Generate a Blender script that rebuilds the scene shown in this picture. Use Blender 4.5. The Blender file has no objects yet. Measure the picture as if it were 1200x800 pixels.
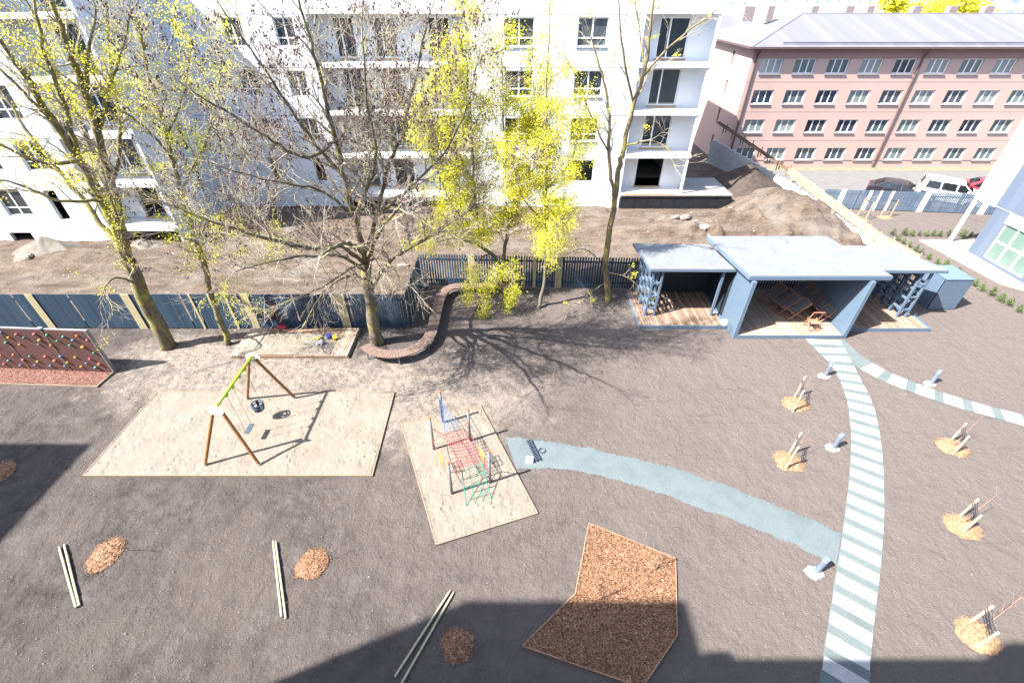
import bpy, math, random
from mathutils import Vector, Matrix, noise
R = math.radians
S = bpy.context.scene
COL = S.collection
rnd = random.Random(7)

# ------------------------------------------------------------------ camera model (used to survey the place)
CAM_H, PITCH, FPX = 13.0, R(37.6), 533.33
def ray(px, py):
    u = (px-600)/FPX; v = (py-400)/FPX
    return Vector((u, math.cos(PITCH)-v*math.sin(PITCH), -math.sin(PITCH)-v*math.cos(PITCH)))
def G(px, py, z=0.0):                      # surveyed point on the level z
    d = ray(px, py); t = (z-CAM_H)/d.z
    return Vector((d.x*t, d.y*t, z))
def W(px, py, Y):                          # surveyed point in the upright plane y = Y
    d = ray(px, py); t = Y/d.y
    return Vector((d.x*t, Y, CAM_H+d.z*t))

# ------------------------------------------------------------------ materials
def newmat(name):
    m = bpy.data.materials.new(name); m.use_nodes = True
    nt = m.node_tree; b = nt.nodes['Principled BSDF']
    return m, nt, b
def N(nt, t, **kw):
    n = nt.nodes.new(t)
    for k, v in kw.items():
        if k in n.inputs: n.inputs[k].default_value = v
        else: setattr(n, k, v)
    return n
def c4(c): return (c[0], c[1], c[2], 1)
def ramp(nt, fac, stops):
    r = nt.nodes.new('ShaderNodeValToRGB'); e = r.color_ramp.elements
    e[0].position, e[0].color = stops[0][0], c4(stops[0][1])
    e[1].position, e[1].color = stops[-1][0], c4(stops[-1][1])
    for p, c in stops[1:-1]:
        x = e.new(p); x.color = c4(c)
    nt.links.new(fac, r.inputs[0]); return r.outputs[0]
def mix(nt, fac, a, b):
    m = nt.nodes.new('ShaderNodeMix'); m.data_type = 'RGBA'
    for s, v in ((0, fac), (6, a), (7, b)):
        if hasattr(v, 'is_linked') or isinstance(v, bpy.types.NodeSocket): nt.links.new(v, m.inputs[s])
        else: m.inputs[s].default_value = v if s == 0 else c4(v)
    return m.outputs[2]
def math_n(nt, op, a, b=None, c=None, clamp=False):
    m = nt.nodes.new('ShaderNodeMath'); m.operation = op; m.use_clamp = clamp
    for i, v in enumerate((a, b, c)):
        if v is None: continue
        if isinstance(v, bpy.types.NodeSocket): nt.links.new(v, m.inputs[i])
        else: m.inputs[i].default_value = v
    return m.outputs[0]
def pos(nt, obj=False):
    if obj: return N(nt, 'ShaderNodeTexCoord').outputs['Object']
    return N(nt, 'ShaderNodeNewGeometry').outputs['Position']
def noi(nt, vec, scale, detail=6, rough=.6):
    n = N(nt, 'ShaderNodeTexNoise'); n.inputs['Scale'].default_value = scale
    n.inputs['Detail'].default_value = detail; n.inputs['Roughness'].default_value = rough
    nt.links.new(vec, n.inputs['Vector']); return n.outputs[0]
def stretch(nt, vec, s):
    m = N(nt, 'ShaderNodeMapping'); m.inputs['Scale'].default_value = s
    nt.links.new(vec, m.inputs['Vector']); return m.outputs[0]
def bump(nt, b, h, strength=.4, dist=.05):
    n = N(nt, 'ShaderNodeBump'); n.inputs['Strength'].default_value = strength; n.inputs['Distance'].default_value = dist
    nt.links.new(h, n.inputs['Height']); nt.links.new(n.outputs[0], b.inputs['Normal'])
def simple(name, col, rough=.6, var=.18, scale=6, metallic=0, bmp=.15, bscale=40, spec=.4, obj=False):
    m, nt, b = newmat(name); p = pos(nt, obj)
    n1 = noi(nt, p, scale)
    lo = [c*(1-var) for c in col]; hi = [min(1, c*(1+var)) for c in col]
    nt.links.new(ramp(nt, n1, [(.3, lo), (.7, hi)]), b.inputs['Base Color'])
    b.inputs['Roughness'].default_value = rough; b.inputs['Metallic'].default_value = metallic
    b.inputs['Specular IOR Level'].default_value = spec
    if bmp: bump(nt, b, noi(nt, p, bscale, 4), bmp, .01)
    return m
M = {}
def soil():
    m, nt, b = newmat('soil'); p = pos(nt)
    big = noi(nt, p, .3, 7, .62); mid = noi(nt, p, 1.7, 8, .68); fine = noi(nt, p, 22, 6, .7)
    base = ramp(nt, mid, [(.3, (.030, .0245, .023)), (.47, (.050, .042, .0395)), (.6, (.066, .056, .052)), (.72, (.105, .091, .083))])
    base = mix(nt, ramp(nt, big, [(.42, (0, 0, 0)), (.62, (.8, .8, .8))]), base, (.080, .067, .060))
    # grey half-dried crust patches
    crust = noi(nt, stretch(nt, p, (.9, 1.3, 1)), 1.1, 9, .72)
    base = mix(nt, ramp(nt, crust, [(.52, (0, 0, 0)), (.66, (.75, .75, .75))]), base, (.088, .078, .075))
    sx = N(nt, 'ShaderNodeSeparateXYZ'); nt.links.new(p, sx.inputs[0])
    flare = math_n(nt, 'MULTIPLY', math_n(nt, 'ADD', math_n(nt, 'ADD', sx.outputs[0], 9), math_n(nt, 'MULTIPLY', math_n(nt, 'SUBTRACT', noi(nt, p, .5, 7, .65), .5), 14)), .055, clamp=True)  # soil painted lighter towards the right, standing in for haze and flare
    base = mix(nt, math_n(nt, 'MULTIPLY', flare, .85), base, (.118, .0985, .090))
    # sand trodden out of the play beds : a worn zone round X -14..-2, Y 12..17
    def zone(cx, cy, rx, ry):
        a = math_n(nt, 'DIVIDE', math_n(nt, 'SUBTRACT', sx.outputs[0], cx), rx)
        c = math_n(nt, 'DIVIDE', math_n(nt, 'SUBTRACT', sx.outputs[1], cy), ry)
        return math_n(nt, 'SQRT', math_n(nt, 'ADD', math_n(nt, 'MULTIPLY', a, a), math_n(nt, 'MULTIPLY', c, c)))
    d = math_n(nt, 'MINIMUM', zone(-11.4, 14.7, 5.6, 2.6), zone(-4.6, 13.4, 5.2, 2.5))
    d = math_n(nt, 'MINIMUM', d, zone(-14.3, 15.8, 3.2, 1.6))
    wob = math_n(nt, 'MULTIPLY', math_n(nt, 'SUBTRACT', noi(nt, p, .9, 9, .7), .5), 2.6)
    d = math_n(nt, 'ADD', d, wob)
    k = math_n(nt, 'MULTIPLY', math_n(nt, 'SUBTRACT', 1.3, d), 1.3, clamp=True)
    k2 = math_n(nt, 'MULTIPLY', k, ramp(nt, noi(nt, p, 3.5, 8, .75), [(.34, (.12, .12, .12)), (.56, (.95, .95, .95))]))
    base = mix(nt, k2, base, (.205, .172, .143))
    tyre = noi(nt, stretch(nt, p, (.35, 2.6, 1)), 1.0, 5, .6)
    base = mix(nt, ramp(nt, tyre, [(.56, (0, 0, 0)), (.70, (.20, .20, .20))]), base, (.030, .025, .024))
    # stones and crumbs
    v = N(nt, 'ShaderNodeTexVoronoi'); v.inputs['Scale'].default_value = 7.5; nt.links.new(p, v.inputs['Vector'])
    spk = math_n(nt, 'LESS_THAN', v.outputs['Distance'], .085)
    pick = math_n(nt, 'GREATER_THAN', noi(nt, p, 2.3, 3), .54)
    base = mix(nt, math_n(nt, 'MULTIPLY', spk, pick), base, (.17, .155, .145))
    base = mix(nt, ramp(nt, fine, [(.33, (.38, .38, .38)), (.46, (0, 0, 0))]), base, (.036, .030, .028))
    nt.links.new(base, b.inputs['Base Color']); b.inputs['Roughness'].default_value = .95
    b.inputs['Specular IOR Level'].default_value = .15
    h = math_n(nt, 'ADD', math_n(nt, 'MULTIPLY', mid, 1.6), math_n(nt, 'MULTIPLY', fine, .25))
    h = math_n(nt, 'ADD', h, math_n(nt, 'MULTIPLY', noi(nt, p, 6, 6, .65), .55))
    bump(nt, b, h, 1.0, .10)
    return m
def dirt():
    m, nt, b = newmat('construction_dirt'); p = pos(nt)
    mid = noi(nt, stretch(nt, p, (.5, 1.6, 1)), .9, 9, .65); fine = noi(nt, p, 9, 7, .7)
    base = ramp(nt, mid, [(.3, (.060, .042, .031)), (.5, (.115, .086, .066)), (.72, (.175, .142, .115))])
    base = mix(nt, ramp(nt, fine, [(.3, (.6, .6, .6)), (.5, (0, 0, 0))]), base, (.055, .044, .038))
    base = mix(nt, ramp(nt, noi(nt, p, .35, 5), [(.52, (0, 0, 0)), (.68, (.7, .7, .7))]), base, (.165, .145, .125))
    nt.links.new(base, b.inputs['Base Color']); b.inputs['Roughness'].default_value = .95
    b.inputs['Specular IOR Level'].default_value = .15
    bump(nt, b, math_n(nt, 'ADD', mid, math_n(nt, 'MULTIPLY', fine, .6)), 1.0, .22)
    return m
def sand():
    m, nt, b = newmat('play_sand'); p = pos(nt)
    n1 = noi(nt, p, 1.2, 6); n2 = noi(nt, p, 14, 5, .7)
    base = ramp(nt, n1, [(.3, (.148, .128, .104)), (.7, (.178, .156, .130))])
    base = mix(nt, ramp(nt, n2, [(.27, (.5, .5, .5)), (.42, (0, 0, 0))]), base, (.115, .09, .07))
    v = N(nt, 'ShaderNodeTexVoronoi'); v.inputs['Scale'].default_value = 3.2; nt.links.new(p, v.inputs['Vector'])
    dots = math_n(nt, 'MULTIPLY', math_n(nt, 'LESS_THAN', v.outputs['Distance'], .075), math_n(nt, 'GREATER_THAN', noi(nt, p, 1.1, 2), .52))
    base = mix(nt, dots, base, (.10, .08, .065))
    v2 = N(nt, 'ShaderNodeTexVoronoi'); v2.inputs['Scale'].default_value = 4.2; nt.links.new(p, v2.inputs['Vector'])
    dent = math_n(nt, 'MULTIPLY', ramp(nt, v2.outputs['Distance'], [(.12, (0, 0, 0)), (.3, (1, 1, 1))]), ramp(nt, noi(nt, p, .8, 4), [(.45, (0, 0, 0)), (.62, (1, 1, 1))]))
    base = mix(nt, ramp(nt, noi(nt, p, .9, 8, .7), [(.5, (0, 0, 0)), (.72, (.55, .55, .55))]), base, (.128, .106, .084))
    nt.links.new(base, b.inputs['Base Color']); b.inputs['Roughness'].default_value = .95
    b.inputs['Specular IOR Level'].default_value = .1
    bump(nt, b, math_n(nt, 'ADD', math_n(nt, 'ADD', noi(nt, p, 5, 5, .6), math_n(nt, 'MULTIPLY', n2, .3)), math_n(nt, 'MULTIPLY', dent, 1.1)), .7, .06)
    return m
def chips(name, cols):
    m, nt, b = newmat(name); p = pos(nt)
    v = N(nt, 'ShaderNodeTexVoronoi'); v.inputs['Scale'].default_value = 30
    nt.links.new(stretch(nt, p, (1, 1, .4)), v.inputs['Vector'])
    sp = N(nt, 'ShaderNodeSeparateColor'); nt.links.new(v.outputs['Color'], sp.inputs[0])
    n = len(cols)
    base = ramp(nt, sp.outputs[0], [(i/(n-1), c) for i, c in enumerate(cols)])
    nt.links.new(base, b.inputs['Base Color']); b.inputs['Roughness'].default_value = .85
    b.inputs['Specular IOR Level'].default_value = .2
    bump(nt, b, v.outputs['Distance'], .6, .03)
    return m
def bark(name, a, c, lich, amount=.5):
    m, nt, b = newmat(name); p = pos(nt)
    n1 = noi(nt, stretch(nt, p, (1, 1, .25)), 9, 7, .7); n2 = noi(nt, p, 2.2, 5, .6); n3 = noi(nt, p, 14, 4)
    base = ramp(nt, n1, [(.3, a), (.68, c)])
    k = ramp(nt, n2, [(.62-amount*.25, (0, 0, 0)), (.78-amount*.2, (.9, .9, .9))])
    base = mix(nt, k, base, lich)
    nt.links.new(base, b.inputs['Base Color']); b.inputs['Roughness'].default_value = .9
    b.inputs['Specular IOR Level'].default_value = .15
    bump(nt, b, math_n(nt, 'ADD', n1, math_n(nt, 'MULTIPLY', n3, .3)), .7, .03)
    return m
def leafm(name, a, c):
    m, nt, b = newmat(name); p = pos(nt)
    base = ramp(nt, noi(nt, p, 1.7, 5, .7), [(.3, a), (.7, c)])
    nt.links.new(base, b.inputs['Base Color']); b.inputs['Roughness'].default_value = .6
    tr = N(nt, 'ShaderNodeBsdfTranslucent'); nt.links.new(base, tr.inputs[0])
    mx = N(nt, 'ShaderNodeMixShader'); mx.inputs[0].default_value = .5
    nt.links.new(b.outputs[0], mx.inputs[1]); nt.links.new(tr.outputs[0], mx.inputs[2])
    nt.links.new(mx.outputs[0], nt.nodes['Material Output'].inputs[0])
    return m
def planks(name, a, c, axis=0, pitch=.12):
    """timber with tone changing from board to board along one axis"""
    m, nt, b = newmat(name); p = pos(nt)
    sx = N(nt, 'ShaderNodeSeparateXYZ'); nt.links.new(p, sx.inputs[0])
    idx = math_n(nt, 'FLOOR', math_n(nt, 'DIVIDE', sx.outputs[axis], pitch))
    wn = N(nt, 'ShaderNodeTexWhiteNoise'); wn.noise_dimensions = '1D'; nt.links.new(idx, wn.inputs['W'])
    grain = noi(nt, stretch(nt, p, (30 if axis == 0 else 2, 30 if axis == 1 else 2, 8)), 1, 5, .6)
    f = math_n(nt, 'ADD', math_n(nt, 'MULTIPLY', wn.outputs[0], .6), math_n(nt, 'MULTIPLY', grain, .4))
    nt.links.new(ramp(nt, f, [(.2, a), (.8, c)]), b.inputs['Base Color'])
    b.inputs['Roughness'].default_value = .7; b.inputs['Specular IOR Level'].default_value = .25
    bump(nt, b, grain, .2, .01)
    return m
def glass(name, stops, rough=.06):
    m, nt, b = newmat(name); p = pos(nt)
    oi = N(nt, 'ShaderNodeObjectInfo')
    n = noi(nt, stretch(nt, p, (2.2, 2.2, .5)), 1.3, 3)
    f = math_n(nt, 'ADD', math_n(nt, 'MULTIPLY', oi.outputs['Random'], .62), math_n(nt, 'MULTIPLY', n, .38))
    nt.links.new(ramp(nt, f, stops), b.inputs['Base Color'])
    b.inputs['Roughness'].default_value = rough; b.inputs['Specular IOR Level'].default_value = .8
    return m
def facade(name, col, var=.06, grime=.12, spec=.3):
    m, nt, b = newmat(name); p = pos(nt)
    big = noi(nt, stretch(nt, p, (.35, .35, .15)), 1.0, 6, .6); fine = noi(nt, p, 30, 3)
    base = ramp(nt, big, [(.3, [c*(1-grime) for c in col]), (.65, col)])
    base = mix(nt, ramp(nt, fine, [(.35, (.25, .25, .25)), (.6, (0, 0, 0))]), base, [c*(1-var*2) for c in col])
    nt.links.new(base, b.inputs['Base Color']); b.inputs['Roughness'].default_value = .8
    b.inputs['Specular IOR Level'].default_value = spec
    bump(nt, b, fine, .1, .01)
    return m
def pave(name, a, c, scale=18):
    m, nt, b = newmat(name); p = pos(nt)
    n1 = noi(nt, p, scale, 6, .7); n2 = noi(nt, p, 1.3, 6, .65)
    base = ramp(nt, n1, [(.3, a), (.7, c)])
    base = mix(nt, ramp(nt, n2, [(.45, (0, 0, 0)), (.75, (.5, .5, .5))]), base, [x*.72 for x in a])
    nt.links.new(base, b.inputs['Base Color']); b.inputs['Roughness'].default_value = .9
    b.inputs['Specular IOR Level'].default_value = .2
    bump(nt, b, n1, .4, .02)
    return m
M['pebble'] = simple('pebble', (.16,.145,.135), .8, .35, 3, bmp=0)
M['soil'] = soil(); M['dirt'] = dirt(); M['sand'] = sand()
M['chip_orange'] = chips('wood_chips', [(.055, .026, .016), (.155, .078, .044), (.25, .14, .08), (.115, .054, .03), (.34, .222, .14)])
M['chip_pale'] = chips('fresh_chips', [(.14, .075, .04), (.25, .15, .085), (.34, .225, .135), (.19, .105, .058)])
M['chip_red'] = chips('red_chips', [(.075, .032, .026), (.13, .062, .05), (.19, .10, .08), (.10, .045, .035)])
M['bark_big'] = bark('bark_big', (.07, .056, .04), (.19, .16, .12), (.24, .225, .065), .58)
M['bark_left'] = bark('bark_left', (.075, .062, .04), (.18, .155, .11), (.27, .245, .06), .62)
M['bark_red'] = bark('bark_tall', (.10, .07, .045), (.21, .17, .12), (.27, .235, .06), .6)
M['bark_pale'] = bark('bark_pale', (.09, .08, .06), (.19, .17, .13), (.17, .165, .05), .4)
M['twig'] = bark('twig', (.22, .185, .15), (.42, .365, .30), (.38, .355, .12), .45)
M['twig_dark'] = bark('twig_dark', (.055, .042, .036), (.13, .10, .085), (.15, .14, .05), .35)
M['leaf_yellow'] = leafm('leaf_yellow', (.54, .51, .02), (.74, .67, .05))
M['leaf_green'] = leafm('leaf_green', (.30, .36, .03), (.46, .50, .07))
M['shrub'] = leafm('shrub_leaf', (.06, .12, .02), (.14, .2, .05))
M['bud'] = simple('bud', (.085, .045, .045), .7, .3, bmp=0)
M['slat_dark'] = planks('slat_dark', (.020, .040, .068), (.036, .064, .100), 0, .118)
M['slat_dark_y'] = planks('slat_dark_side', (.022, .040, .064), (.042, .068, .100), 1, .118)
M['slat_light'] = planks('slat_light', (.075, .108, .155), (.108, .146, .20), 0, .118)
M['yellow_post'] = simple('raw_timber', (.36, .315, .19), .7, .15, 9, obj=True)
M['blue_paint'] = simple('blue_grey_paint', (.092, .134, .188), .55, .05, 2)
M['blue_dark'] = simple('dark_blue_boards', (.018, .026, .036), .6, .2, 5)
M['roof_blue'] = pave('pale_roof_felt', (.128, .138, .148), (.158, .167, .176), 5)
M['deck'] = planks('deck_boards', (.155, .10, .072), (.28, .21, .163), 0, .14)
M['deck_pale'] = planks('deck_boards_pale', (.21, .155, .115), (.33, .262, .205), 0, .14)
M['deck_red'] = planks('sandbox_boards', (.15, .085, .055), (.26, .17, .115), 1, .12)
M['bench_wood'] = simple('bench_slats', (.13, .088, .070), .65, .3, 7)
M['larch'] = simple('larch_posts', (.25, .118, .042), .55, .2, 7, obj=True)
M['lime'] = simple('lime_paint', (.30, .46, .02), .4, .06)
M['white_plastic'] = simple('white_plastic', (.7, .7, .7), .4, .04)
M['galv'] = simple('galvanised_steel', (.38, .40, .42), .4, .12, 8, metallic=.6)
M['black'] = simple('black_rubber', (.02, .022, .026), .6, .2)
M['chain'] = simple('chain_steel', (.30, .31, .32), .4, .1, metallic=.7)
M['slate_seat'] = simple('slate_blue_rubber', (.035, .052, .075), .55, .2)
M['rope_red'] = simple('red_rope', (.30, .055, .06), .8, .15)
M['rope_blue'] = simple('blue_rope', (.05, .115, .24), .8, .15)
M['rope_green'] = simple('green_rope', (.02, .20, .145), .8, .15)
M['rope_yellow'] = simple('yellow_strap', (.40, .22, .03), .8, .15)
M['cap_orange'] = simple('orange_cap', (.42, .095, .035), .45, .1)
M['pole_grey'] = simple('pole_grey', (.20, .205, .215), .4, .08, metallic=.3)
M['ply_brown'] = simple('brown_film_ply', (.078, .037, .034), .5, .16, 1.6)
M['gravel'] = pave('bluegrey_chippings', (.074, .095, .101), (.112, .134, .141), 34)
M['walk_grey'] = pave('walk_grey_chippings', (.078, .098, .099), (.116, .14, .141), 24)
M['walk_white'] = pave('white_slabs', (.25, .255, .255), (.33, .335, .335), 10)
M['asphalt'] = pave('asphalt', (.10, .098, .098), (.145, .14, .138), 9)
M['concrete'] = pave('concrete', (.19, .18, .17), (.27, .26, .245), 8)
M['concrete_pale'] = pave('pale_concrete', (.20, .175, .15), (.27, .245, .215), 6)
M['rock'] = pave('rubble', (.12, .102, .086), (.22, .195, .17), 7)
M['dark_soil'] = pave('dark_topsoil', (.036, .027, .022), (.075, .058, .048), 3)
M['pale_heap'] = pave('pale_sand_heap', (.10, .09, .073), (.145, .132, .11), 5)
M['white_wall'] = facade('white_render', (.56, .58, .60), .05, .16)
M['recess_wall'] = facade('recess_render', (.60, .62, .645))
M['raw_conc'] = facade('raw_concrete', (.30, .295, .285), grime=.25)
M['slab_edge'] = facade('slab_edge', (.66, .65, .63))
M['joint'] = simple('joint_grey', (.22, .22, .23), .8, .1)
M['osb'] = simple('osb_strip', (.38, .25, .12), .8, .2)
M['plinth_black'] = simple('black_bitumen', (.012, .014, .018), .55, .3, 3)
M['pvc'] = simple('white_frame', (.72, .73, .74), .35, .03)
M['frame_dark'] = simple('grey_frame', (.10, .115, .135), .4, .06)
M['glass_white'] = glass('glass_new_block', [(.2, (.006, .010, .014)), (.5, (.02, .03, .038)), (.72, (.045, .05, .05)), (.9, (.08, .10, .115))])
M['glass_pink'] = glass('glass_with_curtains', [(.12, (.012, .016, .026)), (.3, (.02, .03, .05)), (.46, (.06, .085, .09)), (.62, (.13, .17, .165)), (.85, (.24, .26, .26))], .12)
M['glass_green'] = glass('glass_green_curtain', [(.2, (.06, .105, .09)), (.5, (.11, .165, .145)), (.8, (.18, .22, .205))], .1)
M['pink'] = facade('pink_render', (.40, .285, .25), .04, .10)
M['pink_dark'] = facade('pink_band', (.26, .165, .145), .04, .1)
M['mauve_roof'] = planks('mauve_sheet_roof', (.112, .110, .132), (.135, .132, .156), 0, .6)
M['pipe'] = simple('brown_pipe', (.085, .055, .055), .5, .1)
M['chimney'] = simple('chimney', (.19, .155, .15), .8, .2)
M['clad_blue'] = planks('blue_cladding', (.080, .104, .146), (.098, .124, .168), 1, .5)
M['clad_white'] = facade('white_cladding', (.62, .62, .62), .03, .05)
M['own_wall'] = facade('own_wall', (.5, .5, .5))
M['timber_pale'] = simple('formwork_timber', (.36, .255, .15), .75, .2, 5)
M['rust'] = simple('rusty_formwork', (.12,.075,.05), .8, .3)
M['block_wall'] = facade('block_wall', (.36, .355, .35), grime=.35)
M['wood_chair'] = simple('oiled_chair_wood', (.36, .165, .105), .5, .2)
M['sling'] = simple('grey_sling', (.13, .122, .122), .85, .15)
M['pole_wood'] = simple('peeled_pole', (.31, .29, .19), .7, .15, 8, obj=True)
M['stake'] = simple('stake_timber', (.36, .29, .20), .7, .15, 8, obj=True)
M['strap'] = simple('dark_strap', (.03, .035, .045), .7, .15)
M['bark_sap'] = simple('sapling_bark', (.22, .13, .09), .8, .2)
M['bollard'] = simple('bollard_paint', (.16, .20, .255), .35, .08, metallic=.3)
M['toy_blue'] = simple('toy_blue', (.02, .045, .45), .35, .05)
M['toy_yellow'] = simple('toy_yellow', (.55, .38, .02), .35, .05)
M['toy_white'] = simple('toy_white', (.6, .6, .65), .35, .05)
M['toy_green'] = simple('green_barrel', (.02, .22, .08), .4, .1)
M['red_paint'] = simple('red_paint', (.30, .02, .035), .45, .1)
M['car_black'] = simple('car_black', (.018, .016, .022), .2, .05, bmp=0, spec=.8)
M['car_white'] = simple('car_white', (.70, .70, .70), .2, .03, bmp=0, spec=.6)
M['car_red'] = simple('car_red', (.36, .03, .05), .2, .05, bmp=0, spec=.7)
M['car_glass'] = simple('car_glass', (.015, .02, .022), .08, .1, bmp=0, spec=.9)
M['lamp_clear'] = simple('lamp_cover', (.5, .5, .5), .15, .05, bmp=0)
M['far_wall'] = facade('far_white_wall', (.5, .51, .53))
M['far_pane'] = simple('far_pane', (.20,.24,.31), .3, .2, bmp=0)
M['far_roof'] = facade('far_roof', (.34, .35, .39))
M['grass'] = pave('grass_strip', (.12, .115, .075), (.17, .165, .115), 3)
M['far_ground'] = pave('far_ground', (.2, .2, .19), (.3, .3, .29), .2)
M['edge_board'] = simple('edging_board', (.19, .145, .105), .75, .15, 8)
M['edge_orange'] = simple('edging_orange', (.25, .15, .095), .75, .15, 8)

# ------------------------------------------------------------------ mesh builder
ORIG = {}
class MB:
    def __init__(s): s.v = []; s.f = []; s.mi = []
    def add(s, vs, fs, mi=0):
        o = len(s.v); s.v.extend([tuple(v) for v in vs])
        for f in fs: s.f.append(tuple(i+o for i in f)); s.mi.append(mi)
        return s
    def box(s, lo, hi, mi=0):
        x0, y0, z0 = lo; x1, y1, z1 = hi
        return s.add([(x0,y0,z0),(x1,y0,z0),(x1,y1,z0),(x0,y1,z0),(x0,y0,z1),(x1,y0,z1),(x1,y1,z1),(x0,y1,z1)],
              [(0,3,2,1),(4,5,6,7),(0,1,5,4),(1,2,6,5),(2,3,7,6),(3,0,4,7)], mi)
    def bar(s, a, b, w, h, up=(0,0,1), mi=0):
        """box beam from a to b, w across, h along up"""
        a = Vector(a); b = Vector(b); d = (b-a).normalized(); u = Vector(up)
        x = d.cross(u)
        if x.length < 1e-4: x = d.cross(Vector((1,0,0)))
        x.normalize(); u = x.cross(d).normalized()
        vs = []
        for q in (a, b):
            for sx, su in ((-1,-1),(1,-1),(1,1),(-1,1)): vs.append(q+x*(sx*w/2)+u*(su*h/2))
        return s.add(vs, [(0,1,2,3),(7,6,5,4),(0,4,5,1),(1,5,6,2),(2,6,7,3),(3,7,4,0)], mi)
    def tube(s, pts, rad, k=6, mi=0, cap=True):
        n = len(pts); pts = [Vector(p) for p in pts]
        if not hasattr(rad, '__len__'): rad = [rad]*n
        vs = []; fs = []
        t = (pts[1]-pts[0]).normalized()
        ref = Vector((0,0,1)) if abs(t.z) < .9 else Vector((1,0,0))
        x = t.cross(ref).normalized()
        for i in range(n):
            if i: t = (pts[min(i+1,n-1)]-pts[i-1]).normalized()
            x = (x - t*x.dot(t))
            if x.length < 1e-6: x = t.orthogonal()
            x.normalize(); y = t.cross(x)
            for j in range(k):
                a = 2*math.pi*j/k
                vs.append(pts[i]+(x*math.cos(a)+y*math.sin(a))*rad[i])
        for i in range(n-1):
            for j in range(k):
                fs.append((i*k+j, i*k+(j+1)%k, (i+1)*k+(j+1)%k, (i+1)*k+j))
        if cap:
            fs.append(tuple(range(k-1,-1,-1))); fs.append(tuple((n-1)*k+j for j in range(k)))
        return s.add(vs, fs, mi)
    def prism(s, poly, z0, z1, mi=0):
        n = len(poly); a = sum(poly[i][0]*poly[(i+1)%n][1]-poly[(i+1)%n][0]*poly[i][1] for i in range(n))
        if a < 0: poly = poly[::-1]
        zz0 = z0 if hasattr(z0,'__len__') else [z0]*n; zz1 = z1 if hasattr(z1,'__len__') else [z1]*n
        vs = [(p[0],p[1],zz0[i]) for i,p in enumerate(poly)]+[(p[0],p[1],zz1[i]) for i,p in enumerate(poly)]
        fs = [tuple(range(n-1,-1,-1)), tuple(range(n,2*n))]+[(i,(i+1)%n,n+(i+1)%n,n+i) for i in range(n)]
        return s.add(vs, fs, mi)
    def ball(s, c, r, k=8, m=5, mi=0, sc=(1,1,1), jit=0, rg=None):
        vs = [(c[0],c[1],c[2]+r*sc[2])]; fs = []
        for i in range(1,m):
            th = math.pi*i/m
            for j in range(k):
                ph = 2*math.pi*j/k; q = 1+(rg.uniform(-jit,jit) if rg else 0)
                vs.append((c[0]+r*q*sc[0]*math.sin(th)*math.cos(ph), c[1]+r*q*sc[1]*math.sin(th)*math.sin(ph), c[2]+r*q*sc[2]*math.cos(th)))
        vs.append((c[0],c[1],c[2]-r*sc[2])); L = len(vs)-1
        for j in range(k):
            fs.append((0,1+j,1+(j+1)%k)); fs.append((L,1+(m-2)*k+(j+1)%k,1+(m-2)*k+j))
        for i in range(m-2):
            for j in range(k):
                a = 1+i*k; fs.append((a+j,a+k+j,a+k+(j+1)%k,a+(j+1)%k))
        return s.add(vs, fs, mi)
    def build(s, name, mats, parent=None, origin=None, smooth=False, bevel=0):
        if origin is None: origin = ORIG.get(parent.name, Vector()) if parent else Vector()
        origin = Vector(origin)
        me = bpy.data.meshes.new(name)
        me.from_pydata([(v[0]-origin.x, v[1]-origin.y, v[2]-origin.z) for v in s.v], [], s.f)
        if not isinstance(mats, (list, tuple)): mats = [mats]
        for m in mats: me.materials.append(m)
        if len(mats) > 1: me.polygons.foreach_set('material_index', s.mi)
        if smooth: me.polygons.foreach_set('use_smooth', [True]*len(me.polygons))
        me.update()
        o = bpy.data.objects.new(name, me); COL.objects.link(o)
        if parent: o.parent = parent
        else: o.location = origin
        ORIG[o.name] = origin
        if bevel:
            b = o.modifiers.new('bevel', 'BEVEL'); b.width = bevel; b.segments = 2; b.limit_method = 'ANGLE'
        return o
def tag(o, label, cat, group=None):
    o['label'] = label; o['category'] = cat
    if group: o['group'] = group
    return o
def struct(o, kind='structure'): o['kind'] = kind; return o
def thing(name, loc, label, cat, group=None, rz=0):
    o = bpy.data.objects.new(name, None); COL.objects.link(o)
    o.empty_display_size = .2; o.location = loc; o.rotation_euler = (0,0,rz)
    ORIG[o.name] = Vector(loc) if rz == 0 else Vector()
    return tag(o, label, cat, group)
def local_thing(name, label, cat, group=None):
    return thing(name, (0,0,0), label, cat, group)
def dup(o, loc=None, rz=None, label=None, parent=None, group=None, scale=None):
    c = o.copy(); COL.objects.link(c)
    if parent: c.parent = parent
    if loc is not None: c.location = loc
    if rz is not None: c.rotation_euler = (0,0,rz)
    if scale: c.scale = (scale,)*3
    if label: c['label'] = label
    if group: c['group'] = group
    for ch in list(o.children): dup(ch, parent=c)
    return c
def spline(pts, per=4):
    pts = [Vector(p) for p in pts]; out = []
    P = [pts[0]*2-pts[1]]+pts+[pts[-1]*2-pts[-2]]
    for i in range(1, len(P)-2):
        for k in range(per):
            t = k/per; a,b,c,d = P[i-1],P[i],P[i+1],P[i+2]
            out.append(.5*((2*b)+(c-a)*t+(2*a-5*b+4*c-d)*t*t+(3*b-a-3*c+d)*t**3))
    out.append(pts[-1]); return out
def resample(pts, step):
    L = [0]
    for a, b in zip(pts, pts[1:]): L.append(L[-1]+(b-a).length)
    n = max(2, round(L[-1]/step)); out = []; j = 0
    for i in range(n+1):
        s_ = L[-1]*i/n
        while j < len(L)-2 and L[j+1] < s_: j += 1
        t = (s_-L[j])/max(1e-6, L[j+1]-L[j]); out.append(pts[j].lerp(pts[j+1], t))
    return out
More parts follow.
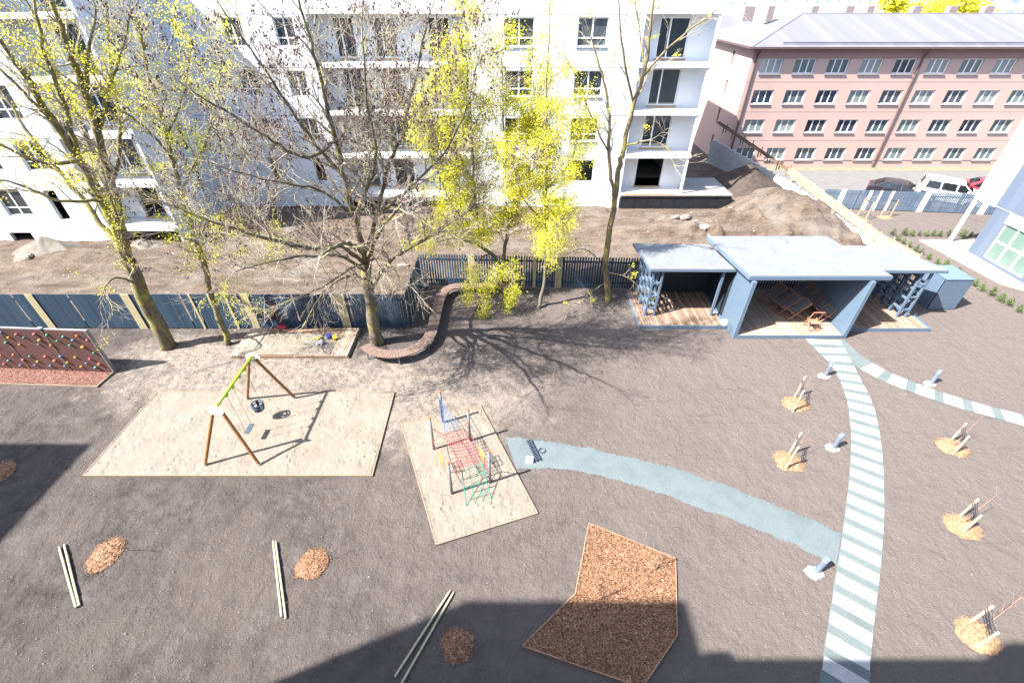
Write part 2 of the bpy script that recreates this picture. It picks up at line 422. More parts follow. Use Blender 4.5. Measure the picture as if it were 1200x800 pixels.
def inpoly(x, y, P):
    c = False; n = len(P)
    for i in range(n):
        a = P[i]; b = P[i-1]
        if (a[1] > y) != (b[1] > y) and x < (b[0]-a[0])*(y-a[1])/(b[1]-a[1])+a[0]: c = not c
    return c

# ------------------------------------------------------------------ setting : ground
mb = MB()
# the playground's own sheet (fine enough to carry small heaves) inside one huge sheet
GX0, GX1, GY0, GY1 = -30.0, 36.0, 1.0, 23.6
mb.add([(-900,-60,0),(900,-60,0),(900,GY0,0),(-900,GY0,0),(-900,GY1,0),(900,GY1,0),(900,1500,0),(-900,1500,0),(GX0,GY0,0),(GX0,GY1,0),(GX1,GY0,0),(GX1,GY1,0)],
       [(0,1,2,10,8,3),(3,8,9,4),(10,2,5,11),(4,9,11,5,6,7)])
nx, ny = 640, 250; vs = []; fs = []
for j in range(ny+1):
    y = GY0+(GY1-GY0)*(j/ny)**1.15
    for i in range(nx+1):
        x = GX0+(GX1-GX0)*i/nx
        rough = max(.22, min(1, (3-x)/9))
        d = noise.noise((x*.9,y*.9,4.4))*.4+noise.noise((x*2.3,y*2.3,1.1))*.8+noise.noise((x*6,y*6,8.8))*.7
        e = min(1, i/6, j/6, (nx-i)/6, (ny-j)/6)
        vs.append((x, y, -.032*max(0,.45+d)*rough*e))
for j in range(ny):
    for i in range(nx):
        a = j*(nx+1)+i; fs.append((a,a+1,a+nx+2,a+nx+1))
mb.add(vs, fs)
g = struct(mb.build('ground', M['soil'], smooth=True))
mb = MB(); rg = random.Random(77)
for k in range(3600):
    y = 2.5+20*rg.random()**1.6; x = rg.uniform(-1.25,1.25)*(y+9)
    if x < -26: continue
    q = rg.uniform(.007,.017)*(1.5 if rg.random() < .08 else 1)
    mb.ball((x,y,.0), q, 5, 3, sc=(1.2,1,.8), jit=.3, rg=rg)
struct(mb.build('pebbles', M['pebble']), 'stuff')
# construction ground beyond the fences
def terr_h(x, y):
    front = 17.98 if x < -4.98 else 22.05-(x+4.98)*.055
    if x > 21.5: front = max(front, 21.6)
    e = min(1, max(0, (y-front)/1.2))
    h = .10+.10*noise.noise((x*.35, y*.5, 3.1))+.07*noise.noise((x*1.1, y*1.4, 7.7))+.035*noise.noise((x*3.1,y*3.3,1.7))
    h += .10*abs(math.sin(y*1.25+.15*x+noise.noise((x*.3,y*.3,0))))*e*.6        # wheel ruts
    def hill(cx, cy, rx, ry, H):
        d = ((x-cx)/rx)**2+((y-cy)/ry)**2
        return H*math.exp(-d*1.4)
    h += hill(16.5, 28.6, 7.0, 2.8, 1.15)+hill(19.6, 31.8, 3.2, 5.5, 1.45)+hill(10.5, 27.0, 5, 2.2, .45)
    h += hill(-26, 25.2, 4, 1.6, .5)+hill(-6, 24, 5, 2.2, .3)
    lump = max(0, noise.noise((x*.9, y*.9, 11))-.1)
    h += lump*1.3*hill(16, 28.5, 9, 4.5, 1)+.09*noise.noise((x*2.1,y*2.4,5.5))*hill(16,28.5,10,6,1)+.09*max(0,noise.noise((x*5.2,y*5.2,2.5))-.1)+.05*noise.noise((x*4.1,y*3.7,6.5))*hill(16,29,10,6,1)
    if 7 < x < 17 and y > 32.2: h = min(h, .06+.5*max(0,x-15.5))
    lim = max(0, min(1, (23.2-(y-27)*.2-x)/1.5)) if y < 46 else 1
    return max(.015, h)*e*lim-.06*(1-e)-.06*(1-lim)
mb = MB(); nx, ny = 520, 260; x0, x1, y0, y1 = -48, 24.2, 17.9, 46
vs = []; fs = []
for j in range(ny+1):
    for i in range(nx+1):
        x = x0+(x1-x0)*i/nx; y = y0+(y1-y0)*(j/ny)**1.25
        vs.append((x, y, terr_h(x, y)))
for j in range(ny):
    for i in range(nx):
        a = j*(nx+1)+i; fs.append((a, a+1, a+nx+2, a+nx+1))
mb.add(vs, fs); struct(mb.build('construction_ground', M['dirt'], smooth=True))
# parking lot, verge
mb = MB(); mb.add([(23.4,34.4,.006),(90,29,.006),(90,42.3,.006),(21.5,42.3,.006)], [(0,1,2,3)]); struct(mb.build('parking_lot', M['asphalt']))
mb = MB(); mb.add([(21.5,42.3,.012),(90,42.3,.012),(90,43.4,.012),(21.0,43.4,.012)], [(0,1,2,3)]); struct(mb.build('grass_verge', M['grass']))
mb = MB(); mb.add([(-900,75,.01),(900,75,.01),(900,1500,.01),(-900,1500,.01)], [(0,1,2,3)]); struct(mb.build('far_ground', M['far_ground']))

# gravel path (ragged edges)
up_e = [(592,512),(640,517),(700,527),(760,541),(820,558),(880,580),(930,600),(986,625)]
lo_e = [(605,549),(650,548),(700,557),(760,573),(820,595),(880,617),(930,638),(980,662)]
A = resample(spline([G(*p) for p in up_e], 6), .05); B = resample(spline([G(*p) for p in lo_e], 6), .05)
n = min(len(A), len(B)); A = resample(A, (sum((b-a).length for a,b in zip(A,A[1:])))/n); B = resample(B, (sum((b-a).length for a,b in zip(B,B[1:])))/n)
n = min(len(A), len(B)); mb = MB(); vs = []
for i in range(n):
    a, b = A[i], B[i]; d = (a-b).normalized()
    a = a+d*(.10*noise.noise(a*1.6)+rnd.uniform(-.035,.035)); b = b+d*(.08*noise.noise(b*1.9)+rnd.uniform(-.03,.03))
    for t in range(7):
        q = a.lerp(b, t/6); edge = min(t, 6-t)
        vs.append((q.x, q.y, .006+(.014 if edge else 0)))
fs = [(i*7+t, i*7+t+1, i*7+t+8, i*7+t+7) for i in range(n-1) for t in range(6)]
mb.add(vs, fs); struct(mb.build('gravel_path', M['gravel']))

# striped walkway : slabs in grey chippings
def walkway(name, left, right, period, slab):
    A = spline([G(*p) for p in left], 8); B = spline([G(*p) for p in right], 8)
    n = 120
    def even(P):
        L = sum((b-a).length for a,b in zip(P,P[1:])); return resample(P, L/n)[:n+1]
    A, B = even(A), even(B)
    C = [(a+b)/2 for a,b in zip(A,B)]; L = sum((b-a).length for a,b in zip(C,C[1:]))
    mb = MB(); vs = []
    for i,(a,b) in enumerate(zip(A,B)):
        d = (a-b).normalized()*rnd.uniform(0,.025)
        vs += [tuple(a+d+Vector((0,0,.010 if name == 'walkway' else .015))), tuple(b-d+Vector((0,0,.010 if name == 'walkway' else .015)))]
    mb.add(vs, [(2*i,2*i+1,2*i+3,2*i+2) for i in range(len(A)-1)], 0)
    def at(P, s_):
        f = max(0, min(len(P)-1.001, s_/L*(len(P)-1))); i = int(f); return P[i].lerp(P[i+1], f-i)
    k = 0; s_ = .03
    while s_+slab < L:
        j = rnd.uniform(-.01,.01)
        q = []
        for ss, sg in ((s_+j,1),(s_+j,-1),(s_+slab+j,-1),(s_+slab+j,1)):
            c0 = at(C,ss); d = (at(C,ss+.25)-at(C,ss-.25)).normalized(); nn = Vector((-d.y,d.x,0))
            ab = at(A,ss)-at(B,ss); sgn = 1 if nn.dot(ab) > 0 else -1
            q.append(c0+nn*(sg*sgn*abs(nn.dot(ab))/2*.985))
        if name == 'walkway_branch' and s_ < 1.15: s_ += period; continue
        c = sum(q, Vector())/4
        mb.prism([(p.lerp(c,.012).x, p.lerp(c,.012).y) for p in q], .006, .034+rnd.uniform(-.004,.004), 1)
        s_ += period
    return struct(mb.build(name, [M['walk_grey'], M['walk_white']]))
wl = [(944,398),(975,430),(991,465),(997,505),(996,550),(991,595),(984,645),(975,700),(966,760),(958,815)]
wr = [(984,398),(1006,440),(1022,472),(1031,510),(1035,550),(1036,600),(1033,650),(1027,705),(1021,760),(1018,815)]
walkway('walkway', wl, wr, .62, .365)
bl = [(988,398),(1008,416),(1035,433),(1062,445),(1100,459),(1150,474),(1200,487),(1260,502)]
br = [(962,402),(985,417),(1010,434),(1040,449),(1075,462),(1120,477),(1170,491),(1250,514)]
walkway('walkway_branch', bl, br, .92, .60)

# ------------------------------------------------------------------ play beds
def bed(name, poly, label, cat, surf, edge, z=.05, ew=.032, eh=.062, edges=None, grid=.10, amp=.012, partname='sand', chipmat=None, chips_n=0, chip=(.05,.014)):
    c = sum((Vector((p[0],p[1],0)) for p in poly), Vector())/len(poly)
    t = thing(name, c, label, cat)
    mb = MB(); xs = [p[0] for p in poly]; ys = [p[1] for p in poly]
    # surface: polygon fan refined as clipped grid
    nxx = int((max(xs)-min(xs))/grid)+1; nyy = int((max(ys)-min(ys))/grid)+1; idx = {}; vs = []; fs = []
    def hgt(x,y): return z+amp*(noise.noise((x*1.7,y*1.7,2.2))+.6*noise.noise((x*4.5,y*4.5,5.1)))
    mb.prism(poly, -.02, z-amp*.8)
    for j in range(nyy):
        for i in range(nxx):
            q = [(min(xs)+(i+a)*grid, min(ys)+(j+b)*grid) for a,b in ((0,0),(1,0),(1,1),(0,1))]
            if all(inpoly(*p, poly) for p in q):
                f = []
                for (a,b),p in zip(((0,0),(1,0),(1,1),(0,1)), q):
                    key = (i+a,j+b)
                    if key not in idx: idx[key] = len(vs); vs.append((p[0],p[1],hgt(*p)))
                    f.append(idx[key])
                fs.append(tuple(f))
    mb.add(vs, fs)
    if chips_n:
        rg = random.Random(len(poly)*31+chips_n); k = 0
        while k < chips_n:
            x = rg.uniform(min(xs),max(xs)); y = rg.uniform(min(ys),max(ys))
            if not inpoly(x,y,poly): continue
            k += 1; a = rg.uniform(0,6.28); l = chip[0]*rg.uniform(.5,1.2); w = chip[1]*rg.uniform(.6,1.3); tilt = rg.uniform(-.5,.5)
            d = Vector((math.cos(a),math.sin(a),tilt))*l/2; e = Vector((-math.sin(a),math.cos(a),rg.uniform(-.6,.6)))*w/2; o = Vector((x,y,hgt(x,y)+rg.uniform(.0,.03)))
            mb.add([o-d-e,o+d-e,o+d+e,o-d+e],[(0,1,2,3)])
    mb.build(partname, surf, t, smooth=False)
    n = len(poly)
    for i in range(n):
        if edges is not None and i not in edges: continue
        a = Vector((*poly[i],0)); b = Vector((*poly[(i+1)%n],0)); d = (b-a).normalized()*(ew/2-.001)
        MB().bar(a+d+Vector((0,0,eh/2-.03)), b+d*(-1)*(-1)+Vector((0,0,eh/2-.03)), ew, eh+.06).build('edging_board', edge, t)
    return t
s1 = [(-14.48,9.42),(-4.72,9.42),(-4.80,13.45),(-14.46,13.45)]
bed('sand_bed', s1, 'large pale sand bed beneath the wooden swing', 'sand bed', M['sand'], M['edge_board'], z=.055)
s2 = [(-2.24,7.0),(.80,8.02),(-1.26,12.70),(-4.2,11.76)]
bed('sand_bed', s2, 'slanted pale sand bed beneath the rope climbing net', 'sand bed', M['sand'], M['edge_board'], z=.055)
mp = [tuple(G(*p)[:2]) for p in ((690,614),(791,655),(793,745),(752,806),(612,757),(674,696))]
bed('bark_bed', mp, 'big six-sided bark chip bed half in the building shadow', 'mulch bed', M['chip_orange'], M['edge_orange'], z=.05, ew=.03, eh=.07, partname='bark_chips', chips_n=12000, amp=.03)
cb = [(-24.6,14.1),(-17.16,13.78),(-17.1,14.66),(-24.6,15.1)]
bed('bark_bed', cb, 'strip of reddish bark chips at the foot of the climbing wall', 'mulch bed', M['chip_red'], M['edge_board'], z=.05, ew=.035, eh=.07, edges=[0,1], partname='bark_chips', chips_n=3000, amp=.03)

def mulch_ring(c, rx, ry, label, mat, seed, n=700, dome=.10):
    rg = random.Random(seed); mb = MB(); K = 26
    ed = [1+.16*noise.noise((math.cos(i/K*6.283)*1.4+seed,math.sin(i/K*6.283)*1.4,seed*.7))+rg.uniform(-.05,.05) for i in range(K)]
    vs = [(c.x,c.y,dome)]; fs = []
    for r_ in (1/3,2/3,1):
        for i in range(K):
            a = i/K*6.283; q = r_*ed[i]
            vs.append((c.x+rx*q*math.cos(a), c.y+ry*q*math.sin(a), dome*(1-r_**2)+.004+rg.uniform(0,.02)*(r_<1)))
    for i in range(K):
        fs.append((0,1+i,1+(i+1)%K))
        for r_ in range(2):
            a = 1+r_*K; fs.append((a+i,a+K+i,a+K+(i+1)%K,a+(i+1)%K))
    mb.add(vs,fs)
    for k in range(n):
        a = rg.uniform(0,6.28); q = math.sqrt(rg.random())*1.08
        e = ed[int(a/6.283*K)%K]; o = Vector((c.x+rx*q*e*math.cos(a), c.y+ry*q*e*math.sin(a), max(.015,dome*(1-q*q))+rg.uniform(.005,.03)))
        b = rg.uniform(0,6.28); l = rg.uniform(.025,.06); w = rg.uniform(.008,.016)
        d = Vector((math.cos(b),math.sin(b),rg.uniform(-.5,.5)))*l/2; f = Vector((-math.sin(b),math.cos(b),rg.uniform(-.5,.5)))*w/2
        mb.add([o-d-f,o+d-f,o+d+f,o-d+f],[(0,1,2,3)])
    o = mb.build('mulch_ring', mat, origin=c)
    return tag(o, label, 'mulch ring')
mulch_ring(G(123,651), .42, .52, 'round bark chip patch beside the leftmost pair of lying poles', M['chip_orange'], 1)
mulch_ring(G(366,660), .42, .44, 'round bark chip patch beside the middle pair of lying poles', M['chip_orange'], 2)
mulch_ring(G(537,755), .40, .40, 'round bark chip patch lying in shadow right of the lying poles', M['chip_orange'], 3)
mulch_ring(G(-4,554), .55, .5, 'bark chip patch cut by the left picture edge in shadow', M['chip_orange'], 4)

# ------------------------------------------------------------------ poles lying on the soil
def lying_pole(a, b, label):
    A = G(*a)+Vector((0,0,.04)); B = G(*b)+Vector((0,0,.04))
    mb = MB(); mb.tube([A, A.lerp(B,.05), A.lerp(B,.5)+Vector((0,0,.004)), B], [.018,.028,.031,.030], 8)
    tag(mb.build('lying_pole', M['pole_wood'], origin=A, smooth=False), label, 'pole', 'peeled poles lying on the soil')
lying_pole((70,641),(90,712), 'left pole of the leftmost pair lying by a bark patch')
lying_pole((76,638),(94,710), 'right pole of the leftmost pair lying by a bark patch')
lying_pole((320.5,634),(330.5,723), 'left pole of the middle pair lying by a bark patch')
lying_pole((323.5,634.5),(335.5,725), 'right pole of the middle pair lying by a bark patch')
lying_pole((528,692),(463,793), 'left pole of the slanted pair reaching into the shadow')
lying_pole((532,694),(468,806), 'right pole of the slanted pair reaching into the shadow')

# ------------------------------------------------------------------ swing
AX = -9.45
t = thing('swing_set', (AX, 11.4, 0), 'wooden A-frame swing with lime green top beam on sand', 'swing')
apx = {0: Vector((AX, 10.22, 2.42)), 1: Vector((AX, 12.72, 2.42))}
feet = {0: (Vector((-10.61,9.83,.0)), Vector((-8.69,9.83,.0))), 1: (Vector((-10.63,13.06,0)), Vector((-8.69,13.1,0)))}
for k in (0,1):
    for j, f in enumerate(feet[k]):
        top = apx[k]+Vector(((-.10,.10)[j],0,.0))
        lg = MB().tube([f.lerp(top,.02), top], .055, 10).build('leg', M['larch'], t, smooth=False)
        MB().tube([f, f.lerp(top,.055)], .062, 10).build('foot_shoe', M['galv'], lg)
    mb = MB(); y = apx[k].y+(-.075 if k == 0 else .075)
    disc = [(AX+.26*math.cos(a)*1.0, 2.40+.2*math.sin(a)) for a in [i/14*6.283 for i in range(14)]]
    vs = [(x, y-.012, z) for x,z in disc]+[(x, y+.012, z) for x,z in disc]; n = 14
    mb.add(vs, [tuple(range(n)), tuple(range(2*n-1,n-1,-1))]+[(i,n+i,n+(i+1)%n,(i+1)%n) for i in range(n)])
    mb.build('joint_plate', M['white_plastic'], t)
MB().tube([apx[0]+Vector((0,-.05,.06)), apx[1]+Vector((0,.05,.06))], .05, 12).build('top_beam', M['lime'], t, smooth=True)
def hang(mat, y, z): pass
ys = [(10.85, 11.25, 'flat'), (11.75, 12.15, 'cradle')]
for ya, yb, kind in ys:
    for y in (ya, yb):
        MB().bar((AX,y,2.36),(AX,y,2.44),.06,.13,(0,1,0)).build('beam_clamp', M['lime'], t)
    if kind == 'flat':
        seat_z = .52; s_ = MB(); s_.box((AX-.09,ya-.03,seat_z),(AX+.09,yb+.03,seat_z+.035))
        s_.build('flat_seat', M['slate_seat'], t, bevel=.01)
        for y in (ya, yb): MB().tube([(AX,y,2.38),(AX,y,seat_z+.03)], .0075, 5).build('chain', M['chain'], t)
    else:
        zc = .62; mb = MB(); mid = (ya+yb)/2
        mb.prism([(AX+.17*math.cos(a), mid+.19*math.sin(a)) for a in [i/12*6.283 for i in range(12)]], zc-.02, zc+.04)
        K = 16
        for zz, rr in ((zc+.27, .20),(zc+.15,.20)):
            ring = [Vector((AX+rr*math.cos(i/K*6.283), mid+rr*math.sin(i/K*6.283), zz)) for i in range(K+1)]
            mb.tube(ring, .028, 6)
        for i in range(6):
            a = i/6*6.283; mb.bar((AX+.18*math.cos(a),mid+.18*math.sin(a),zc),(AX+.2*math.cos(a),mid+.2*math.sin(a),zc+.27),.09,.02,(math.cos(a),math.sin(a),0))
        mb.build('cradle_seat', M['slate_seat'], t)
        for y in (ya, yb): MB().tube([(AX,y,2.38),(AX,y,zc+.27)], .0075, 5).build('chain', M['chain'], t)

# ------------------------------------------------------------------ rope climbing net
t = thing('rope_net', (-1.9,10.2,0), 'coloured rope climbing net slung between five grey poles', 'climbing net')
P = {0:(-2.6,11.8), 1:(-2.78,10.53), 2:(-1.52,10.92), 3:(-1.95,8.71), 4:(-.73,9.13)}
for k,(x,y) in P.items():
    po = MB().tube([(x,y,0),(x+.01,y,1.62)], .045, 12).build('pole', M['pole_grey'], t, smooth=True)
    MB().ball((x+.01,y,1.635), .058, 10, 6, sc=(1,1,.75)).build('cap', M['cap_orange'], po, smooth=True)
V = lambda p,z: Vector((P[p][0],P[p][1],z))
def sag(a,b,s_,k=7): return [a.lerp(b,i/k)-Vector((0,0,s_*4*(i/k)*(1-i/k))) for i in range(k+1)]
def net(mb, c, nu, nv, r, sagd=0):
    f = lambda u,v: (c[0].lerp(c[1],u)).lerp(c[3].lerp(c[2],u),v)-Vector((0,0,sagd*16*u*(1-u)*v*(1-v)))
    for i in range(nu+1): mb.tube([f(i/nu,j/8) for j in range(9)], r*(1.5 if i in (0,nu) else 1), 4)
    for j in range(nv+1): mb.tube([f(i/8,j/nv) for i in range(9)], r*(1.5 if j in (0,nv) else 1), 4)
    for i in range(nu+1):
        for j in range(nv+1): mb.ball(f(i/nu,j/nv), r*2.0, 5, 3)
rc = [V(1,.85).lerp(V(2,.85),.28)+Vector((.05,-.12,0)), V(2,.85).lerp(V(1,.85),.12)+Vector((-.05,-.1,0)), V(4,.85).lerp(V(3,.85),.16)+Vector((-.05,.25,0)), V(3,.85).lerp(V(4,.85),.24)+Vector((.05,.22,0))]
mb = MB(); net(mb, rc, 8, 11, .009, .22); mb.build('hammock_net', M['rope_red'], t)
mb = MB()
for k,i in ((1,0),(2,1),(4,2),(3,3)): mb.tube([V(k,1.15), rc[i]], .013, 5); mb.tube([V(k,.45), rc[i]], .011, 5)
mb.tube(sag(V(1,.6),V(3,.6),.12), .011, 5); mb.tube(sag(V(2,.6),V(4,.6),.12), .011, 5)
for i in range(1,6):
    q = V(1,.6).lerp(V(3,.6),i/6); mb.tube([q-Vector((0,0,.1)), rc[0].lerp(rc[3],i/6)], .008, 4)
    q = V(2,.6).lerp(V(4,.6),i/6); mb.tube([q-Vector((0,0,.1)), rc[1].lerp(rc[2],i/6)], .008, 4)
mb.build('stay_rope', M['rope_red'], t)
mb = MB(); bc = [V(0,1.25), V(0,.08), rc[0].lerp(rc[1],.25)-Vector((0,0,.5)), rc[0].lerp(rc[1],.7)+Vector((0,0,.12))]
net(mb, [V(0,1.25),rc[0].lerp(rc[1],.85)+Vector((0,0,.15)),rc[0].lerp(rc[1],.1)-Vector((0,0,.1)),V(0,.35)], 6, 5, .0075)
for d in (-.035,.035): mb.tube([V(0,1.35)+Vector((d,-.05,0)), V(0,.2)+Vector((d,-.06,0))], .012, 5)
mb.build('ladder_net', M['rope_blue'], t)
mb = MB(); gl = G(547,594,.04); gr = G(576,586,.04)
net(mb, [rc[3],rc[2],rc[2].lerp(gr,.5)+Vector((0,0,-.02)),rc[3].lerp(gl,.5)], 3, 2, .011, .05)
net(mb, [rc[3].lerp(gl,.5),rc[2].lerp(gr,.5)+Vector((0,0,-.02)),gr,gl], 3, 2, .011, .02)
mb.build('ramp_net', M['rope_green'], t)
for a,b,o in ((1,3,.42),(2,4,.52)):
    q0 = V(a,.75).lerp(V(b,.75),o); q1 = V(a,.75).lerp(V(b,.75),o+.22); mb = MB()
    for s_ in (0,.5,1): p = q0.lerp(q1,s_); mb.tube([p+Vector((0,0,.12)), p-Vector((0,0,.28))], .016, 5)
    for z in (.1,-.05,-.2): mb.tube([q0+Vector((0,0,z)), q1+Vector((0,0,z))], .014, 5)
    mb.build('side_strap', M['rope_yellow'], t)

# ------------------------------------------------------------------ climbing wall
cw0 = Vector((-24.6,15.12,0)); cw1 = Vector((-17.1,14.70,0)); cd = (cw1-cw0).normalized(); cn = Vector((cd.y,-cd.x,0)); Hc = 2.2
t = thing('climbing_wall', cw1, 'low brown climbing wall studded with coloured holds', 'climbing wall')
Lc = (cw1-cw0).length; npan = 4; pw = Lc/npan
for i in range(npan):
    a = cw0+cd*(i*pw+.012); b = cw0+cd*((i+1)*pw-.012)
    MB().bar(a+Vector((0,0,Hc/2)), b+Vector((0,0,Hc/2)), .05, Hc).build('panel', M['ply_brown'], t)
    if i: MB().bar(cw0+cd*(i*pw)+Vector((0,0,.0))+cn*.03, cw0+cd*(i*pw)+Vector((0,0,Hc))+cn*.03, .10, .02, cn).build('joint_strip', simple('strip_olive', (.10,.065,.045)), t)
MB().bar(cw0+Vector((0,0,Hc+.02))-cn*.03, cw1+Vector((0,0,Hc+.02))-cn*.03, .09, .035).build('top_rail', M['pole_grey'], t)
MB().bar(cw1+cd*.03+Vector((0,0,0))-cn*.02, cw1+cd*.03+Vector((0,0,Hc+.04))-cn*.02, .14, .05, cd).build('end_post', M['pole_grey'], t)
for i in (1,2,3): MB().box(*[(lambda q,s_: (q.x+s_*.09,q.y+s_*.06,q.z+s_*.03))(cw0+cd*(i*pw)+Vector((0,0,Hc+.065)),s_) for s_ in (-1,1)]).build('rail_bracket', M['galv'], t)
hcol = {'r':(.45,.09,.09),'g':(.03,.22,.10),'y':(.50,.30,.02),'b':(.10,.17,.33),'o':(.50,.16,.05),'t':(.02,.20,.20)}
HM = {k: simple('hold_'+k, [q_*.8 for q_ in c], .6, .12) for k,c in hcol.items()}
holds = [(2,389,'b'),(11,395,'y'),(20,391,'r'),(29,395,'g'),(8,401,'g'),(24,403,'o'),(2,416,'o'),(17,415,'o'),(28,421,'r'),(11,422,'t'),(6,426,'r'),(25,427,'b'),(36,417,'g'),(45,423,'y'),(42,427,'b'),
         (41,391,'r'),(56,392,'g'),(47,398,'y'),(46,403,'g'),(61,404,'o'),(68,399,'g'),(54,417,'r'),(65,422,'o'),(72,417,'b'),(60,428,'b'),(77,428,'t'),(80,424,'y'),(75,394,'t'),(86,398,'b'),(91,393,'o'),(83,404,'g'),(98,406,'y'),(103,398,'r'),(111,413,'g'),(89,418,'y'),(106,420,'r'),(102,425,'b'),(96,429,'y'),(117,426,'o'),(113,430,'t'),(-14,395,'r'),(-8,404,'g'),(-20,412,'y')]
for px,py,c in holds:
    d = ray(px,py); o = Vector((0,0,CAM_H)); q0 = cw0+cn*.025; tt = (q0-o).dot(cn)/d.dot(cn); q = o+d*tt
    if q.z < .15 or q.z > Hc-.08: continue
    MB().ball(q+cn*.04, rnd.uniform(.052,.075), 7, 5, sc=(1,.8,.8), jit=.15, rg=rnd).build('hold', HM[c], t, smooth=True)

# ------------------------------------------------------------------ timber edged sandbox with toys
X0,X1,Y0,Y1 = -12.52,-7.28,15.62,17.72
t = thing('sandbox', (-9.9,16.6,0), 'shallow sandbox with wide timber deck edges under the big bare tree', 'sandbox')
mb = MB(); nx_, ny_ = 40, 18; vs=[]; fs=[]
for j in range(ny_+1):
    for i in range(nx_+1):
        x = X0+.3+(X1-X0-.6)*i/nx_; y = Y0+.04+(Y1-Y0-.3)*j/ny_
        h = .14+.02*noise.noise((x*2,y*2,9))+.055*math.exp(-((y-Y0-.1)/.35)**2)*(1 if x < -9.6 else .35)
        vs.append((x,y,h))
for j in range(ny_):
    for i in range(nx_): a=j*(nx_+1)+i; fs.append((a,a+1,a+nx_+2,a+nx_+1))
mb.add(vs,fs); mb.build('sand', M['sand'], t, smooth=True)
def boards(x0,x1,y0,y1,z,along):
    mb = MB(); p = .125
    if along == 'y':
        k = int((x1-x0)/p)
        for i in range(k): mb.box((x0+i*p,y0,z-.04),(x0+i*p+p-.018,y1,z))
    else:
        k = int(round((y1-y0)/p))
        for i in range(k): mb.box((x0,y0+i*p,z-.04),(x1,y0+i*p+p-.018,z))
    return mb
boards(X0,X0+.9,Y0,Y1,.17,'y').build('deck_edge', M['deck_pale'], t)
boards(X1-.78,X1,Y0,Y1,.17,'y').build('deck_edge', M['deck_pale'], t)
boards(X0+.9,X1-.78,Y1-.38,Y1,.17,'x').build('deck_edge', M['deck_red'], t)
boards(X0+.9,X1-.78,Y0,Y0+.38,.15,'x').build('deck_edge', M['deck_red'], t)
MB().box((X0,Y0+.01,-.02),(X1,Y1-.01,.10)).build('base_frame', M['edge_board'], t)
def toy(name, px, py, mat, label, kind):
    c = G(px,py,.15); mb = MB()
    if kind == 'bucket':
        mb.tube([c, c+Vector((.01,0,.18))], [.075,.11], 14, cap=True)
        mb.tube([c+Vector((.01+.11*math.cos(a),.01,.18+.09*math.sin(a))) for a in [i/8*3.1416 for i in range(9)]], .012, 5)
    elif kind == 'truck':
        mb.box(c+Vector((-.16,-.07,.05)), c+Vector((.16,.07,.12))); mb.box(c+Vector((.04,-.06,.121)), c+Vector((.15,.06,.21)))
        for x in (-.1,.1):
            for y in (-.085,.085): mb.tube([c+Vector((x,y-.015,.05)), c+Vector((x,y+.015,.05))], .05, 10)
    else:
        mb.tube([c+Vector((-.2,0,.02)), c+Vector((.06,.03,.03))], .016, 6); mb.add([c+Vector(q) for q in ((.05,-.05,.02),(.2,-.05,.03),(.24,.03,.04),(.2,.10,.03),(.05,.1,.02),(.05,-.05,.05),(.2,-.05,.06),(.24,.03,.06),(.2,.1,.06),(.05,.1,.05))],[(4,3,2,1,0),(5,6,7,8,9),(0,1,6,5),(1,2,7,6),(2,3,8,7),(3,4,9,8),(4,0,5,9)])
    tag(mb.build(name, mat, origin=c), label, 'toy')
toy('toy_bucket', 386,396, M['toy_blue'], 'bright blue toy bucket standing in the sandbox', 'bucket')
toy('toy_truck', 375,403, M['toy_white'], 'small white toy truck in the sandbox sand', 'truck')
toy('toy_spade', 371,397, M['toy_yellow'], 'small yellow toy spade lying left of the bucket', 'spade')
toy('toy_bucket', 393,398, M['toy_yellow'], 'small yellow toy bucket right of the blue one', 'bucket')

# ------------------------------------------------------------------ curved bench
t = thing('curved_bench', (-3.74,18,0), 'winding wooden slat bench curling around the big tree', 'bench')
cl = [Vector(p) for p in ((-6.55,16.05,0),(-6.1,15.62,0),(-5.5,15.42,0),(-4.9,15.45,0),(-4.35,15.75,0),(-3.95,16.3,0),(-3.76,17,0),(-3.74,18.5,0),(-3.72,19.9,0),(-3.62,20.6,0),(-3.3,21.05,0),(-2.8,21.22,0),(-1.8,21.24,0),(-1.08,21.22,0))]
def bench_run(line):
    c = resample(spline(line,6), .105); mb = MB(); fr = MB()
    wd = .26
    for i in range(len(c)-1):
        d = (c[i+1]-c[i]); n_ = Vector((-d.y,d.x,0)).normalized(); e = d.normalized()
        a, b = c[i]+e*.006, c[i+1]-e*.006
        n0 = n_
        if i: dd = c[i]-c[i-1]; n0 = (Vector((-dd.y,dd.x,0)).normalized()+n_).normalized()
        n1 = n_
        if i+2 < len(c): dd = c[i+2]-c[i+1]; n1 = (Vector((-dd.y,dd.x,0)).normalized()+n_).normalized()
        straight = (n0-n1).length < .01
        q = [a+n0*wd,b+n1*wd,b-n1*wd,a-n0*wd]
        mb.prism([(p.x,p.y) for p in q], .415, .45+rnd.uniform(-.003,.003))
    ln = [p+Vector((0,0,.38)) for p in c]
    for s_ in (-.19,.19):
        off=[]
        for i,p in enumerate(ln):
            d = c[min(i+1,len(c)-1)]-c[max(i-1,0)]; n_ = Vector((-d.y,d.x,0)).normalized(); off.append(p+n_*s_)
        fr.tube(off, .025, 5)
    mb.build('seat_slats', M['bench_wood'], t); fr.build('frame_rail', M['frame_dark'], t)
    for i in range(4, len(c)-2, 13):
        d = c[i+1]-c[i-1]; n_ = Vector((-d.y,d.x,0)).normalized()
        for s_ in (-.2,.2): MB().bar(c[i]+n_*s_, c[i]+n_*s_+Vector((0,0,.38)), .05, .05).build('leg', M['blue_paint'], t)
bench_run(cl); bench_run([Vector((-.62,21.2,0)),Vector((-.2,21.19,0)),Vector((.28,21.17,0))])

